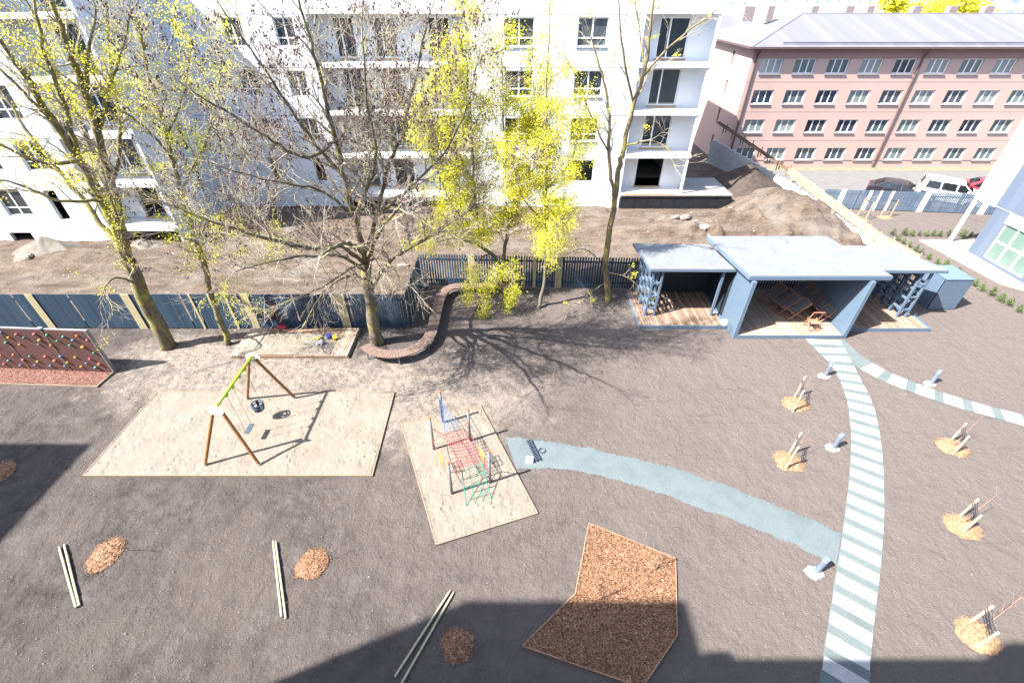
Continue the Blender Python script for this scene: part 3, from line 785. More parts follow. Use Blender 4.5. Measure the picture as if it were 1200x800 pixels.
# ------------------------------------------------------------------ fences
def fence(name, label, a, b, h, slats, posts, side='y', gap=.02, w=.098, z0=.05, post_mat=None, per=2.5, post_off=-.04, two=True):
    a = Vector((*a,0)); b = Vector((*b,0)); L = (b-a).length; d = (b-a).normalized(); n_ = Vector((d.y,-d.x,0))
    t = thing(name, a, label, 'fence')
    k = max(1, round(L/per)); rg = random.Random(int(L*100))
    for i in range(k):
        mb = MB(); s_ = L*i/k+.01; e = L*(i+1)/k-.01
        while s_+w < e:
            q0 = a+d*s_; q1 = a+d*(s_+w); dz = rg.uniform(-.012,.012)
            mb.bar(q0.lerp(q1,.5)+Vector((0,0,z0)), q0.lerp(q1,.5)+Vector((0,0,h+dz)), w, .022, n_)
            s_ += w+gap
        for z in (.35,h-.3): mb.bar(a+d*(L*i/k+.004)-n_*.034+Vector((0,0,z)), a+d*(L*(i+1)/k-.004)-n_*.034+Vector((0,0,z)), .04, .09)
        mb.build('slat_panel', slats, t)
        q = a+d*(L*i/k)-n_*.08
        MB().bar(q, q+Vector((0,0,h-.05)), .07, .07, n_).build('post', M['frame_dark'], t)
    for s_, wd in posts:
        q = a+d*s_+n_*.03; mb = MB()
        if wd > .2:
            m_ = 3
            for j in range(m_):
                c = q+d*((j-(m_-1)/2)*(wd/m_)); mb.bar(c, c+Vector((0,0,h+.01)), wd/m_-.012, .03, n_)
        else: mb.bar(q, q+Vector((0,0,h+.01)), wd, .03, n_)
        mb.build('raw_board', post_mat or M['yellow_post'], t)
    return t
fx = lambda px: W(px,385,17.9).x+36
fence('slat_fence', 'long dark blue slat fence with raw timber boards behind the climbing wall', (-36,17.92), (-4.97,17.92), 1.94, M['slat_dark'],
      [(fx(63),.36),(fx(169.5),.38),(fx(241),.1),(fx(262),.1),(fx(280.5),.1),(fx(302),.34),(fx(408),.40)], gap=.016)
fence('slat_fence', 'short dark slat fence running back from the fence corner', (-4.95,17.98), (-4.95,21.95), 1.94, M['slat_dark_y'],
      [(.5,.08),(1.0,.07),(1.6,.08),(2.4,.07)], gap=.02)
fence('slat_fence', 'gappy dark slat fence behind the curved bench and yellow trees', (-4.93,22.02), (10.4,21.42), 1.9, M['slat_dark'],
      [(2.75,.36),(5.0,.10),(5.6,.10),(6.15,.16),(6.7,.10),(7.45,.36)], gap=.055, w=.085)
fence('slat_fence', 'gappy dark slat fence closing the back of the pavilion', (10.5,21.5), (21.3,21.4), 1.9, M['slat_dark'],
      [(7.3,.15),(9.3,.34),(10.2,.16)], gap=.06, w=.085)
fence('slat_fence', 'pale blue slat fence in front of the parked cars', (23.2,33.35), (42.0,31.4), 1.45, M['slat_light'],
      [(1.2,.36),(3.1,.2),(3.8,.14),(4.6,.2),(7.0,.42),(11.2,.44),(14.2,.2),(14.9,.2),(15.5,.2)], gap=.028, w=.09, post_mat=M['clad_white'])

# ------------------------------------------------------------------ pavilion
t = thing('pavilion', (13,19,0), 'blue-grey wooden pavilion with three flat roofs and timber decks', 'pavilion')
def deck(x0,x1,y0,y1,z,mat):
    mb = MB(); p = .14; x = x0
    while x+p <= x1+.001: mb.box((x,y0,z-.035),(x+p-.03,y1,z)); x += p
    o = mb.build('deck', mat, t)
    f = MB()
    f.box((x0-.03,y0-.035,.0),(x1+.03,y0-.002,z-.005)); f.box((x0-.035,y0,.0),(x0-.003,y1,z-.005)); f.box((x1+.003,y0,.0),(x1+.035,y1,z-.005))
    f.box((x0,y0+.002,-.02),(x1,y1,z-.09))
    f.build('deck_skirt', M['blue_paint'], o)
DZ = .20
deck(6.18,10.36,17.9,21.1,DZ,M['deck']); deck(10.62,15.55,17.12,21.25,DZ,M['deck_pale']); deck(15.75,20.05,17.68,21.2,DZ,M['deck'])
def roof(poly, zs, th, mat_top):
    mb = MB(); n = len(poly)
    mb.prism(poly, [z-th for z in zs], [z-.03 for z in zs], 0)
    c = (sum(p[0] for p in poly)/n, sum(p[1] for p in poly)/n)
    mb.prism([(c[0]+(p[0]-c[0])*.99, c[1]+(p[1]-c[1])*.985) for p in poly], [z-.029 for z in zs], zs, 1)
    # standing seams
    q = [Vector((p[0],p[1],z)) for p,z in zip(poly,zs)]
    k = max(3, int((q[1]-q[0]).length/1.05))
    for i in range(1,k): mb.bar(q[0].lerp(q[1],i/k)+Vector((0,.04,.004)), q[3].lerp(q[2],i/k)+Vector((0,-.04,.004)), .02, .014, mi=1)
    mb.build('roof', [M['blue_paint'], mat_top], t)
roof([(6.40,18.62),(10.30,18.58),(10.2,21.75),(6.28,21.85)], [2.86,2.86,2.62,2.62], .14, M['roof_blue'])
roof([(10.27,17.25),(16.45,17.25),(16.25,21.95),(10.05,21.95)], [3.26,3.26,2.98,2.98], .20, M['roof_blue'])
roof([(16.47,18.5),(20.02,18.45),(19.45,21.4),(16.3,21.55)], [2.86,2.86,2.66,2.66], .14, M['roof_blue'])
def clad_wall(x, y0, y1, z0, z1a, z1b, th, mat):
    mb = MB(); y = y0; p = .14
    while y < y1-.01:
        e = min(y+p-.013, y1); zt = z1a+(z1b-z1a)*((y-y0)/(y1-y0))
        mb.box((x-th/2,y,z0),(x+th/2,e,zt)); y += p
    mb.box((x-th/2+.012,y0+.01,z0),(x+th/2-.012,y1-.01,min(z1a,z1b)-.01))
    return mb.build('side_wall', mat, t)
clad_wall(10.50, 17.10, 21.2, .0, 3.04, 2.80, .16, M['blue_paint'])
clad_wall(15.65, 17.10, 21.2, .0, 3.04, 2.80, .16, M['blue_paint'])
mb = MB(); x = 7.25
while x < 10.38: mb.box((x,20.98,DZ),(x+.135,21.06,2.5)); x += .14
mb.build('back_wall', M['blue_dark'], t)
MB().box((10.385,18.7,DZ),(10.415,21.0,2.6)).build('inner_lining', M['blue_dark'], t)
MB().bar((9.88,18.75,DZ),(9.88,18.75,2.73),.11,.11,(0,1,0)).build('post', M['blue_paint'], t)
MB().bar((10.33,18.0,0.0),(10.33,18.22,0.32),.2,.2,(1,0,0)).build('socket_box', M['white_plastic'], t)
def lattice(x0, y0, y1, ztop, stag, depth=.42):
    mb = MB()
    for sx in (0, depth):
        n_ = 5
        for i in range(n_):
            y = y0+(y1-y0)*i/(n_-1); mb.box((x0+sx-.045,y-.045,DZ),(x0+sx+.045,y+.045,ztop))
        for i in range(n_-1):
            for z in range(4):
                zz = DZ+.12+(ztop-DZ-.2)*(z+(.5 if (i+stag+(sx>0))%2 else 0))/4
                ya = y0+(y1-y0)*i/(n_-1); yb = y0+(y1-y0)*(i+1)/(n_-1)
                mb.box((x0+sx-.04,ya+.046,zz),(x0+sx+.04,yb-.046,zz+.09))
    for i in range(5):
        y = y0+(y1-y0)*i/4
        for z in range(3):
            zz = DZ+.40+z*.7+(.3 if i%2 else 0); mb.box((x0+.043,y-.038,zz),(x0+depth-.043,y+.038,zz+.08))
    mb.build('lattice_screen', M['blue_paint'], t)
lattice(6.62,18.75,20.95,2.70,0); lattice(19.05,18.62,20.95,2.70,1)
# slatted bin store
t = thing('bin_store', (22,20.3,0), 'tall pale blue slatted box standing right of the pavilion', 'bin store')
for face in range(4):
    mb = MB(); x0_,x1_,y0_,y1_,h = 21.35,22.75,19.55,21.0,1.75
    a,b = [((x0_,y0_),(x1_,y0_)),((x1_,y0_),(x1_,y1_)),((x1_,y1_),(x0_,y1_)),((x0_,y1_),(x0_,y0_))][face]
    a=Vector((*a,0));b=Vector((*b,0));d=(b-a).normalized();L=(b-a).length;n_=Vector((d.y,-d.x,0));s_=.01
    while s_+.1 < L-.005: q=a+d*(s_+.05)-n_*.013; mb.bar(q+Vector((0,0,.04)),q+Vector((0,0,h)),.1,.022,n_); s_ += .114
    mb.build('slat_side', M['blue_paint'], t)
mb = MB(); 
for i in range(12): mb.box((21.33+i*.12,19.53,1.752),(21.33+i*.12+.105,21.02,1.78))
mb.build('lid', M['blue_paint'], t)

# ------------------------------------------------------------------ deck chairs
def make_chair():
    t = local_thing('deck_chair', '', 'deck chair')
    for y in (-.29,.29):
        MB().bar((-.52,y,.03),(.48,y,.92),.045,.03,(0,1,0)).build('side_rail', M['wood_chair'], t)
    for y in (-.245,.245):
        MB().bar((.50,y,.02),(-.42,y,.46),.045,.03,(0,1,0)).build('crossing_leg', M['wood_chair'], t)
    fr = MB()
    for x,z in ((.47,.91),(-.41,.45),(.42,.06),(-.46,.09)): fr.bar((x,-.31,z),(x,.31,z),.035,.035)
    fr.build('cross_bar', M['wood_chair'], t)
    mb = MB(); K = 10; vs=[]
    for i in range(K+1):
        u = i/K; x = .46+(-.40-.46)*u; z = .915+(.46-.915)*u-.26*4*u*(1-u)*.62
        for y in (-.235,.235):
            vs += [(x,y,z),(x,y,z-.012)]
    fs=[]
    for i in range(K):
        a=4*i; fs += [(a,a+2,a+6,a+4),(a+1,a+5,a+7,a+3),(a,a+4,a+5,a+1),(a+2,a+3,a+7,a+6)]
    mb.add(vs,fs); mb.build('sling', M['sling'], t)
    return t
ch = make_chair(); first = True
rowA = [(905,346.5),(913,352),(920.5,357.5),(932,364)]
rowB = [(937,341.5),(944,347),(952,352.5),(962,360),(969,366.5)]
ordn = ['first','second','third','fourth','fifth']
def put(px, py, rz, label):
    global first
    q = G(px,py,DZ+.35); loc = (q.x,q.y,DZ)
    if first: ch.location = loc; ch.rotation_euler = (0,0,rz); ch['label'] = label; ch['group'] = 'deck chairs under the pavilion roof'; first = False
    else: dup(ch, loc, rz, label, group='deck chairs under the pavilion roof')
for i,p in enumerate(rowA): put(*p, R(8), f'{ordn[i]} wooden deck chair from the back in the left row of the pavilion')
for i,p in enumerate(rowB): put(*p, R(10), f'{ordn[i]} wooden deck chair from the back in the right row of the pavilion')
# the chair standing alone, with an empty frame
t = thing('folding_chair', G(950,384,DZ), 'folding wooden chair frame standing alone in front of the deck chairs', 'chair')
q = Vector(t.location)
for y in (-.24,.24):
    MB().bar(q+Vector((y,.25,.0)),q+Vector((y,-.1,.95)),.035,.035,(1,0,0)).build('side_rail', M['wood_chair'], t)
    MB().bar(q+Vector((y*.85,-.28,.0)),q+Vector((y*.85,.2,.45)),.035,.035,(1,0,0)).build('crossing_leg', M['wood_chair'], t)
mb = MB()
for yy,z in ((-.1,.94),(.2,.16),(-.25,.06)): mb.bar(q+Vector((-.26,yy,z)),q+Vector((.26,yy,z)),.035,.035)
mb.build('cross_bar', M['wood_chair'], t)
mb = MB()
for i in range(5): mb.bar(q+Vector((-.22,-.22+i*.09,.42-.01*i)),q+Vector((.22,-.22+i*.09,.42-.01*i)),.07,.018)
mb.build('seat_slats', M['wood_chair'], t)

# ------------------------------------------------------------------ wall with openings helper
def wall_open(mb, o, du, zr, ur, openings, depth, nrm, mi=0):
    """front sheet of a wall : o + du*u + z, openings (u0,u1,z0,z1) get reveals going -nrm*depth"""
    us = sorted(set([ur[0],ur[1]]+[v for a in openings for v in a[:2]])); zs = sorted(set([zr[0],zr[1]]+[v for a in openings for v in a[2:]]))
    P_ = lambda u,z,dd=0: o+du*u+Vector((0,0,z))-nrm*dd
    for i in range(len(us)-1):
        for j in range(len(zs)-1):
            cu=(us[i]+us[i+1])/2; cz=(zs[j]+zs[j+1])/2
            if any(a[0]<cu<a[1] and a[2]<cz<a[3] for a in openings): continue
            mb.add([P_(us[i],zs[j]),P_(us[i+1],zs[j]),P_(us[i+1],zs[j+1]),P_(us[i],zs[j+1])],[(0,1,2,3)],mi)
    for (a,b,c,d) in openings:
        for (p,q) in (((a,c),(b,c)),((b,c),(b,d)),((b,d),(a,d)),((a,d),(a,c))):
            mb.add([P_(*p),P_(*q),P_(*q,depth),P_(*p,depth)],[(3,2,1,0)],mi)
WIN = {}
def window(parent, c, w, h, nrm, kind, fm, gm, depth=.12):
    """window centred at c in the plane with outward normal nrm : frame part with pane sub-part; data shared between like windows"""
    key = (round(w,2),round(h,2),kind,fm.name,gm.name)
    rz = math.atan2(nrm.y,nrm.x)+math.pi/2
    if key not in WIN:
        f = MB(); ft = .065
        f.box((-w/2,-.03,-h/2),(w/2,.03,-h/2+ft)); f.box((-w/2,-.03,h/2-ft),(w/2,.03,h/2))
        f.box((-w/2,-.03,-h/2+ft),(-w/2+ft,.03,h/2-ft)); f.box((w/2-ft,-.03,-h/2+ft),(w/2,.03,h/2-ft))
        if kind == 'cross':
            zz = -h/2+h*.28
            f.box((-w/2+ft,-.03,zz),(w/2-ft,.03,zz+.07)); f.box((-.04,-.03,-h/2+ft),(.04,.03,zz)); f.box((-.04,-.03,zz+.07),(.04,.03,h/2-ft))
        elif kind == 'three':
            for u in (-1/6,1/6): f.box((u*w-.035,-.03,-h/2+ft),(u*w+.035,.03,h/2-ft))
        elif kind == 'door': f.box((-w*.14-.045,-.03,-h/2+ft),(-w*.14+.045,.03,h/2-ft))
        elif kind == 'two': f.box((-.04,-.03,-h/2+ft),(.04,.03,h/2-ft))
        elif kind == 'grid':
            for u in (-1/6,1/6): f.box((u*w-.05,-.03,-h/2+ft),(u*w+.05,.03,h/2-ft))
            for i in range(3): 
                a=-w/2+ft if i==0 else (i-1.5)*w/3+.05+0; 
            for (ua,ub) in ((-w/2+ft,-w/6-.05),(-w/6+.05,w/6-.05),(w/6+.05,w/2-ft)): f.box((ua,-.03,-.05),(ub,.03,.05))
        fo = f.build('window', fm, parent, origin=(0,0,0))
        p_ = MB(); p_.box((-w/2+.03,-.004,-h/2+.03),(w/2-.03,.004,h/2-.03)); po = p_.build('pane', gm, fo, origin=(0,0,0))
        WIN[key] = (fo, po)
    else:
        f0,p0 = WIN[key]; fo = f0.copy(); COL.objects.link(fo); fo.parent = parent
        po = p0.copy(); COL.objects.link(po); po.parent = fo
    fo.location = Vector(c)-nrm*depth-ORIG[parent.name]; fo.rotation_euler = (0,0,rz); po.location = (0,.005,0)
    return fo

# ------------------------------------------------------------------ new white apartment building
b = thing('apartment_building', (0,33.3,0), 'unfinished white apartment block with balcony bays behind the trees', 'building')
FL = [1.15,3.9,6.65,9.4,12.15]; TOP = 15.2
NY = Vector((0,-1,0)); PX = Vector((1,0,0)); YM = 33.3
ZERO = Vector((0,0,0))
def front(Y, u0, u1, z0, z1, ops, mat, name='wall', depth=.22):
    mb = MB(); wall_open(mb, Vector((0,Y,0)), PX, (z0,z1), (u0,u1), ops, depth, NY); return mb.build(name, mat, b)
# section with two window columns
ops = []; wins = []
for k,f in enumerate(FL):
    for xc in (.43,4.9):
        ops.append((xc-.92,xc+.92,f+.86,f+2.34)); wins.append((xc,f+1.6,k))
ops.append((2.9,3.9,.35,.75))
front(YM,-2.9,8.0,-.3,TOP,ops,M['white_wall'])
for x,z,k in wins:
    if k == 0: continue
    window(b,(x,YM,z),1.84,1.48,NY,'cross',M['pvc'],M['glass_white'],.14)
    MB().box((x-.97,YM-.06,z-.80),(x+.97,YM-.004,z-.765)).build('window_sill', M['galv'], b)
# left section, mostly in the wing's shadow
ops = [];
for k,f in enumerate(FL):
    for xc,w_ in ((-16.9,1.2),(-13.75,1.2)):
        if k == 0: ops.append((xc-.35,xc+.35,f+.9,f+2.5))
        else: ops.append((xc-w_/2,xc+w_/2,f+.86,f+2.34))
front(YM,-21.2,-12.3,-.3,TOP,ops,M['white_wall'])
for k,f in enumerate(FL):
    for xc in (-16.9,-13.75):
        if k: window(b,(xc,YM,f+1.6),1.2,1.48,NY,'cross',M['pvc'],M['glass_white'],.14)
# recessed bays
def bay(Y, u0, u1, rec, doors, base, mat_slab, end_right=False):
    Yb = Y+rec; ops = []
    for k,f in enumerate(FL):
        for (a,c) in doors: ops.append((a,c,f+.12 if k else f+.05,f+2.3))
    front(Yb,u0,u1+(.35 if end_right else 0),base,TOP,ops,M['recess_wall'])
    for k,f in enumerate(FL):
        for (a,c) in doors:
            if k: window(b,((a+c)/2,Yb,f+1.21),c-a,2.18,NY,'door',M['pvc'],M['glass_white'],.12)
            MB().box((a-.08,Yb-.03,f+.02),(c+.08,Yb-.004,f+.115)).build('sill_board', M['osb'], b)
        th = .24
        MB().box((u0-(.004 if True else 0),Y-.10,f-th),(u1+(.12 if end_right else .004),Yb-.004,f)).build('balcony_slab', M['slab_edge'], b)
    if not end_right:
        for x,s_ in ((u0,1),(u1,-1)):
            MB().add([(x,Y,base),(x,Yb,base),(x,Yb,TOP),(x,Y,TOP)],[(0,1,2,3)]).build('reveal_wall', M['white_wall'], b)
    else:
        MB().add([(u0,Y,base),(u0,Yb,base),(u0,Yb,TOP),(u0,Y,TOP)],[(0,1,2,3)]).build('reveal_wall', M['white_wall'], b)
        MB().box((u1-.1,Y-.05,.0),(u1+.04,Y+.09,FL[4])).build('corner_post', M['slab_edge'], b)
bay(YM,8.0,12.45,1.3,[(9.27,11.17)],-.3,None,True)
bay(YM,-12.3,-2.9,1.5,[(-11.3,-10.0),(-8.75,-7.35),(-5.3,-3.95)],-.3,None)
# lower openings and low retaining edge beneath the middle bay
mb = MB()
for x in (-12.3,-9.9,-7.4,-5.0): mb.box((x+.004,YM+.02,-.3),(x+.38,YM+.4,.86))
mb.box((-12.29,YM-.09,.62),(-2.91,YM+.3,.86)); mb.build('basement_frame', M['raw_conc'], b)
MB().box((-11.6,31.9,-.2),(-6.8,32.1,.42)).build('low_wall', M['plinth_black'], b)
# glass railings of the top storey
for u0,u1,Y in ((8.0,12.5,YM-.06),(-12.3,-2.9,YM-.06)):
    MB().box((u0,Y,12.2),(u1,Y+.015,13.2)).build('railing', M['recess_wall'], b)
# joints
for f in FL[1:]:
    for u0,u1 in ((-2.9,8.0),(-21.19,-12.3)): MB().box((u0,YM-.004,f-.275),(u1,YM+.01,f-.235)).build('facade_joint', M['joint'], b)
for x in (-1.0,2.7,6.6):
    MB().box((x,YM-.003,-.2),(x+.018,YM+.01,3.6)).build('facade_joint', M['joint'], b); MB().box((x+.25,YM-.003,3.92),(x+.268,YM+.01,9.12)).build('facade_joint', M['joint'], b)
# wing towards the viewer
YW, XW = 27.3, -21.2
ops = []; ww=[]
for k,f in enumerate(FL):
    for xc in (-30.6,-27.6):
        if k == 0 and xc > -28: ops.append((xc-.75,xc-.05,f+.45,f+2.3))
        else: ops.append((xc-.8,xc+.8,f+.7,f+2.4)); ww.append((xc,f+1.55))
ops += [(-32.2,-30.8,-.1,.75)]
front(YW,-46,-25.6,-.3,TOP,ops,M['white_wall'])
for x,z in ww: window(b,(x,YW,z),1.6,1.7,NY,'cross',M['pvc'],M['glass_white'],.14)
bay(YW,-25.6,-21.35,1.4,[(-24.0,-22.6)],-.3,None)
MB().box((-21.35,YW+.0,-.3),(XW,YW+1.39,TOP)).build('corner_pier', M['white_wall'], b)
mb = MB(); ops=[]
for k,f in enumerate(FL): ops.append((31.0,31.6,f+.8,f+2.4))
wall_open(mb, Vector((XW,0,0)), Vector((0,1,0)), (-.3,TOP), (YW+1.392,YM), ops, .2, Vector((1,0,0))); mb.build('wall', M['white_wall'], b)
for k,f in enumerate(FL): window(b,(XW,31.3,f+1.6),.6,1.6,Vector((1,0,0)),'plain',M['pvc'],M['glass_white'],.12)
mb = MB()
for f in FL: mb.box((-46,YW-.004,f-.275),(-25.6,YW+.01,f-.235))
mb.build('facade_joint', M['joint'], b)
# floors, back, roof
mb = MB()
for f in FL: mb.box((-20.9,YM+.28,f-.22),(7.9,47,f-.02)); mb.box((-45.9,YW+.28,f-.22),(-21.5,47,f-.02)); mb.box((7.92,YM+1.55,f-.22),(12.7,47,f-.02))
mb.build('floor_slab', M['raw_conc'], b)
mb = MB(); mb.box((-46,46.8,-.3),(12.8,47.2,12.15)); mb.box((12.55,YM+1.5,-.3),(12.85,46.7,12.14)); mb.box((-46.2,YW+.2,-.3),(-45.95,47,TOP))
mb.build('back_wall', M['white_wall'], b)
mb = MB(); mb.box((-46,YW-.1,TOP),(XW+.05,47.2,TOP+.25)); mb.box((XW+.06,YM-.1,TOP),(10.8,47.2,TOP+.25)); mb.build('roof', M['slab_edge'], b)
MB().box((10.6,YM+1.5,12.16),(10.78,46.7,TOP)).build('penthouse_wall', M['white_wall'], b)
MB().box((-20.5,36.2,-.2),(7.6,36.4,TOP)).build('core_wall', M['raw_conc'], b)
# terrace at the right corner
tr = MB(); tr.box((8.0,YM-.3,1.04),(16.2,YM+3.6,1.13)); to = tr.build('terrace', M['concrete'], b)
mb = MB()
for i in range(8): mb.box((8.05+i*1.02,YM-.22,-.3),(8.05+i*1.02+1.0,YM+3.5,1.038))
mb.build('plinth', M['plinth_black'], to)
MB().box((8.3,YM-.29,1.131),(12.0,YM-.12,1.2)).build('loose_board', M['osb'], to)

# ------------------------------------------------------------------ pink building
PY, PX0, PX1 = 43.4, 19.55, 64
EV = 9.42
b = thing('office_building', (PX0,PY,0), 'long four-storey pink building with mauve hipped roof', 'building')
rows = [W(1000,y,PY).z for y in (78,114,148,180.5)]
ops = []; wz = []
x0_ = W(904,78,PY).x; step = (W(1177,78,PY).x-x0_)/7
xs_ = [x0_+step*i for i in range(-0,17)]
for z in rows:
    for x in xs_:
        ops.append((x-.86,x+.86,z-.53,z+.53)); wz.append((x,z))
mb = MB(); wall_open(mb, Vector((0,PY,0)), PX, (-.6,EV-.02), (PX0,PX1), ops, .22, NY); mb.build('wall', M['pink'], b)
for x,z in wz:
    if x > 46: continue
    wi = window(b,(x,PY,z),1.72,1.06,NY,'three',M['pvc'],M['glass_pink'],.16)
    MB().box((x-.9,PY-.09,z-.6),(x+.9,PY-.003,z-.55)).build('window_sill', M['galv'], b)
MB().box((PX0-.02,PY-.035,8.62),(PX1,PY-.004,EV-.03)).build('frieze', M['pink_dark'], b)
mb = MB()
for za,zb in zip(rows,rows[1:]): mb.box((PX0,PY-.006,(za+zb)/2-.02+.0),(PX1,PY+.01,(za+zb)/2+.02))
mb.box((PX0,PY-.03,.62),(PX1,PY+.01,.68)); mb.build('string_course', M['pink_dark'], b)
mb = MB(); so = []
for z in rows[:4]: so.append((PY+3.6,PY+4.05,z-.4,z+.75))
wall_open(mb, Vector((PX0,0,0)), Vector((0,-1,0)), (-.6,EV-.02), (-(PY+14),-PY), [(-d_,-c_,e_,f_) for c_,d_,e_,f_ in so], .25, Vector((-1,0,0))); mb.build('side_wall', M['pink'], b)
mb = MB()
for c_,d_,e_,f_ in so: mb.box((PX0+.2,c_-.02,e_-.02),(PX0+.24,d_+.02,f_+.02))
mb.build('slit_pane', M['pink_dark'], b)
MB().box((PX0,PY+14,-.6),(PX1,PY+14.2,EV-.03)).build('wall', M['pink'], b)
MB().box((PX1,PY,-.6),(PX1+.2,PY+14.1,EV-.03)).build('wall', M['pink'], b)
RZ = 11.35; e = .45
ry = PY+7
rf = MB(); A0=(PX0-e,PY-e,EV); B0=(PX1+e,PY-e,EV); C0=(PX1+e,PY+14+e,EV); D0=(PX0-e,PY+14+e,EV); R0=(PX0+6.6,ry,RZ); R1=(PX1-6,ry,RZ)
rf.add([A0,B0,C0,D0,R0,R1],[(0,1,5,4),(2,3,4,5),(3,0,4),(1,2,5),(3,2,1,0)])
ro = rf.build('roof', M['mauve_roof'], b)
mb = MB(); mb.bar((PX0-e,PY-e-.06,EV-.03),(PX1+e,PY-e-.06,EV-.03),.14,.14); mb.bar((PX0-e-.06,PY-e,EV-.03),(PX0-e-.06,PY+14,EV-.03),.14,.14); mb.build('gutter', M['pipe'], ro)
mb = MB(); mb.bar((PX0+2.2,PY+.1,EV+.27),(PX1,PY+.1,EV+.27),.05,.12); mb.tube([R0,R1],.07,6); mb.tube([A0,R0],.06,6); mb.build('snow_guard', M['mauve_roof'], ro)
for px,py,w_ in ((951,20,.6),(992,18,.7),(1016,18,.6),(1070,18,.7),(1112,18,.7),(1152,21,.8),(901,18,.6)):
    q = W(px,py,ry+.6); MB().box((q.x-w_/2,ry+.3,RZ-.6),(q.x+w_/2,ry+.9,RZ+.55)).build('chimney', M['chimney'], ro)
mb = MB(); qx = W(1087,56,PY).x; mb.tube([(qx,PY-e-.05,EV-.08),(qx,PY-.08,EV-.75),(qx,PY-.08,.0)],.075,8); mb.build('drain_pipe', M['pipe'], b)
mb = MB(); mb.tube([(PX0+.35,PY-e-.05,EV-.08),(PX0+.35,PY-.08,EV-.6),(PX0+.35,PY-.08,.0)],.075,8); mb.build('drain_pipe', M['pipe'], b)
# rear range of the pink building, seen over its left hip
mb = MB(); mb.box((8,60,-.6),(30,70,8.7)); mb.build('rear_wall', M['pink'], b)
rr = MB(); rr.add([(7.5,59.5,8.7),(30.5,59.5,8.7),(30.5,70.5,8.7),(7.5,70.5,8.7),(12,65,10.75),(26,65,10.75)],[(0,1,5,4),(2,3,4,5),(3,0,4),(1,2,5),(3,2,1,0)]); rro = rr.build('rear_roof', M['mauve_roof'], b)
q = W(876,18,64); MB().box((q.x-.6,63.6,9.8),(q.x+.6,64.6,11.6)).build('chimney', M['chimney'], rro)

# ------------------------------------------------------------------ block on the right edge
XR = 28.5
b = thing('apartment_building', (XR,24,0), 'blue and white clad block cut by the right picture edge', 'building')
NX = Vector((-1,0,0))
def sidewall(y0,y1,z0,z1,ops,mat,name='wall',x=XR):
    mb = MB(); wall_open(mb, Vector((x,0,0)), Vector((0,-1,0)), (z0,z1), (-y1,-y0), [(-d_,-c_,e_,f_) for c_,d_,e_,f_ in ops], .2, NX); return mb.build(name, mat, b)
sidewall(10,26,0,2.95,[(22.35,25.0,.25,2.35),(17.2,20.6,.25,2.35)],M['clad_blue'])
MB().box((XR-.02,22.3,2.36),(XR+.1,25.05,2.94)).build('header_panel', M['clad_white'], b)
window(b,(XR,23.675,1.3),2.65,2.1,NX,'grid',M['pvc'],M['glass_green'],.1)
window(b,(XR,18.9,1.3),3.4,2.1,NX,'grid',M['pvc'],M['glass_green'],.1)
up_ops=[]
for k in range(4): up_ops += [(22.3,24.6,4.0+k*2.9,5.5+k*2.9),(17.5,20,4.0+k*2.9,5.5+k*2.9)]
sidewall(10,26.1,3.0,17,up_ops,M['clad_blue'],'upper_wall',XR-.03)
for (c_,d_,e_,f_) in up_ops: window(b,(XR-.03,(c_+d_)/2,(e_+f_)/2),d_-c_,f_-e_,NX,'two',M['pvc'],M['glass_green'],.1)
MB().box((XR-.05,26.1,2.9),(40,27.6,17)).build('white_bay', M['clad_white'], b)
MB().box((XR+.3,10,2.94),(40,26.09,17.05)).build('rear_mass', M['clad_white'], b)
MB().box((XR-.03,10,2.93),(40,26.09,2.995)).build('soffit', M['joint'], b)
MB().add([(XR,26,0),(40,26,0),(40,26,2.93),(XR,26,2.93)],[(0,1,2,3),(3,2,1,0)]).build('end_wall', M['clad_blue'], b)
MB().bar((XR,27.45,.1),(XR,27.45,2.9),.16,.16,(1,0,0)).build('column', M['clad_white'], b)
mb = MB(); mb.prism([(26.72,27.7),(27.27,22.1),(28.3,21.0),(40,21.0),(40,27.7)], .0, .09); struct(mb.build('terrace_paving', M['concrete_pale']))

# ------------------------------------------------------------------ block behind the viewpoint : casts the near shadows
b = thing('apartment_building', (0,-1,0), 'tall block below the viewpoint shading the front of the yard', 'building')
def mass(x0,x1,y0,y1,h,name='wall'):
    MB().box((x0,y0,0),(x1,y1,h)).build(name, M['own_wall'], b)
mass(-11.3,-1.1,-16,-1,16.0); mass(-1.09,34,-16,-1,17.1); mass(-17.2,-11.31,-16,-1,20.2,'stair_tower'); mass(-8.2,-7.6,-1.9,-1.01,16.5,'vent'); mass(-27.9,-17.21,-16,-1,11.5,'link_wall'); mass(-46,-27.91,-16,5.7,16.0,'wing_wall')

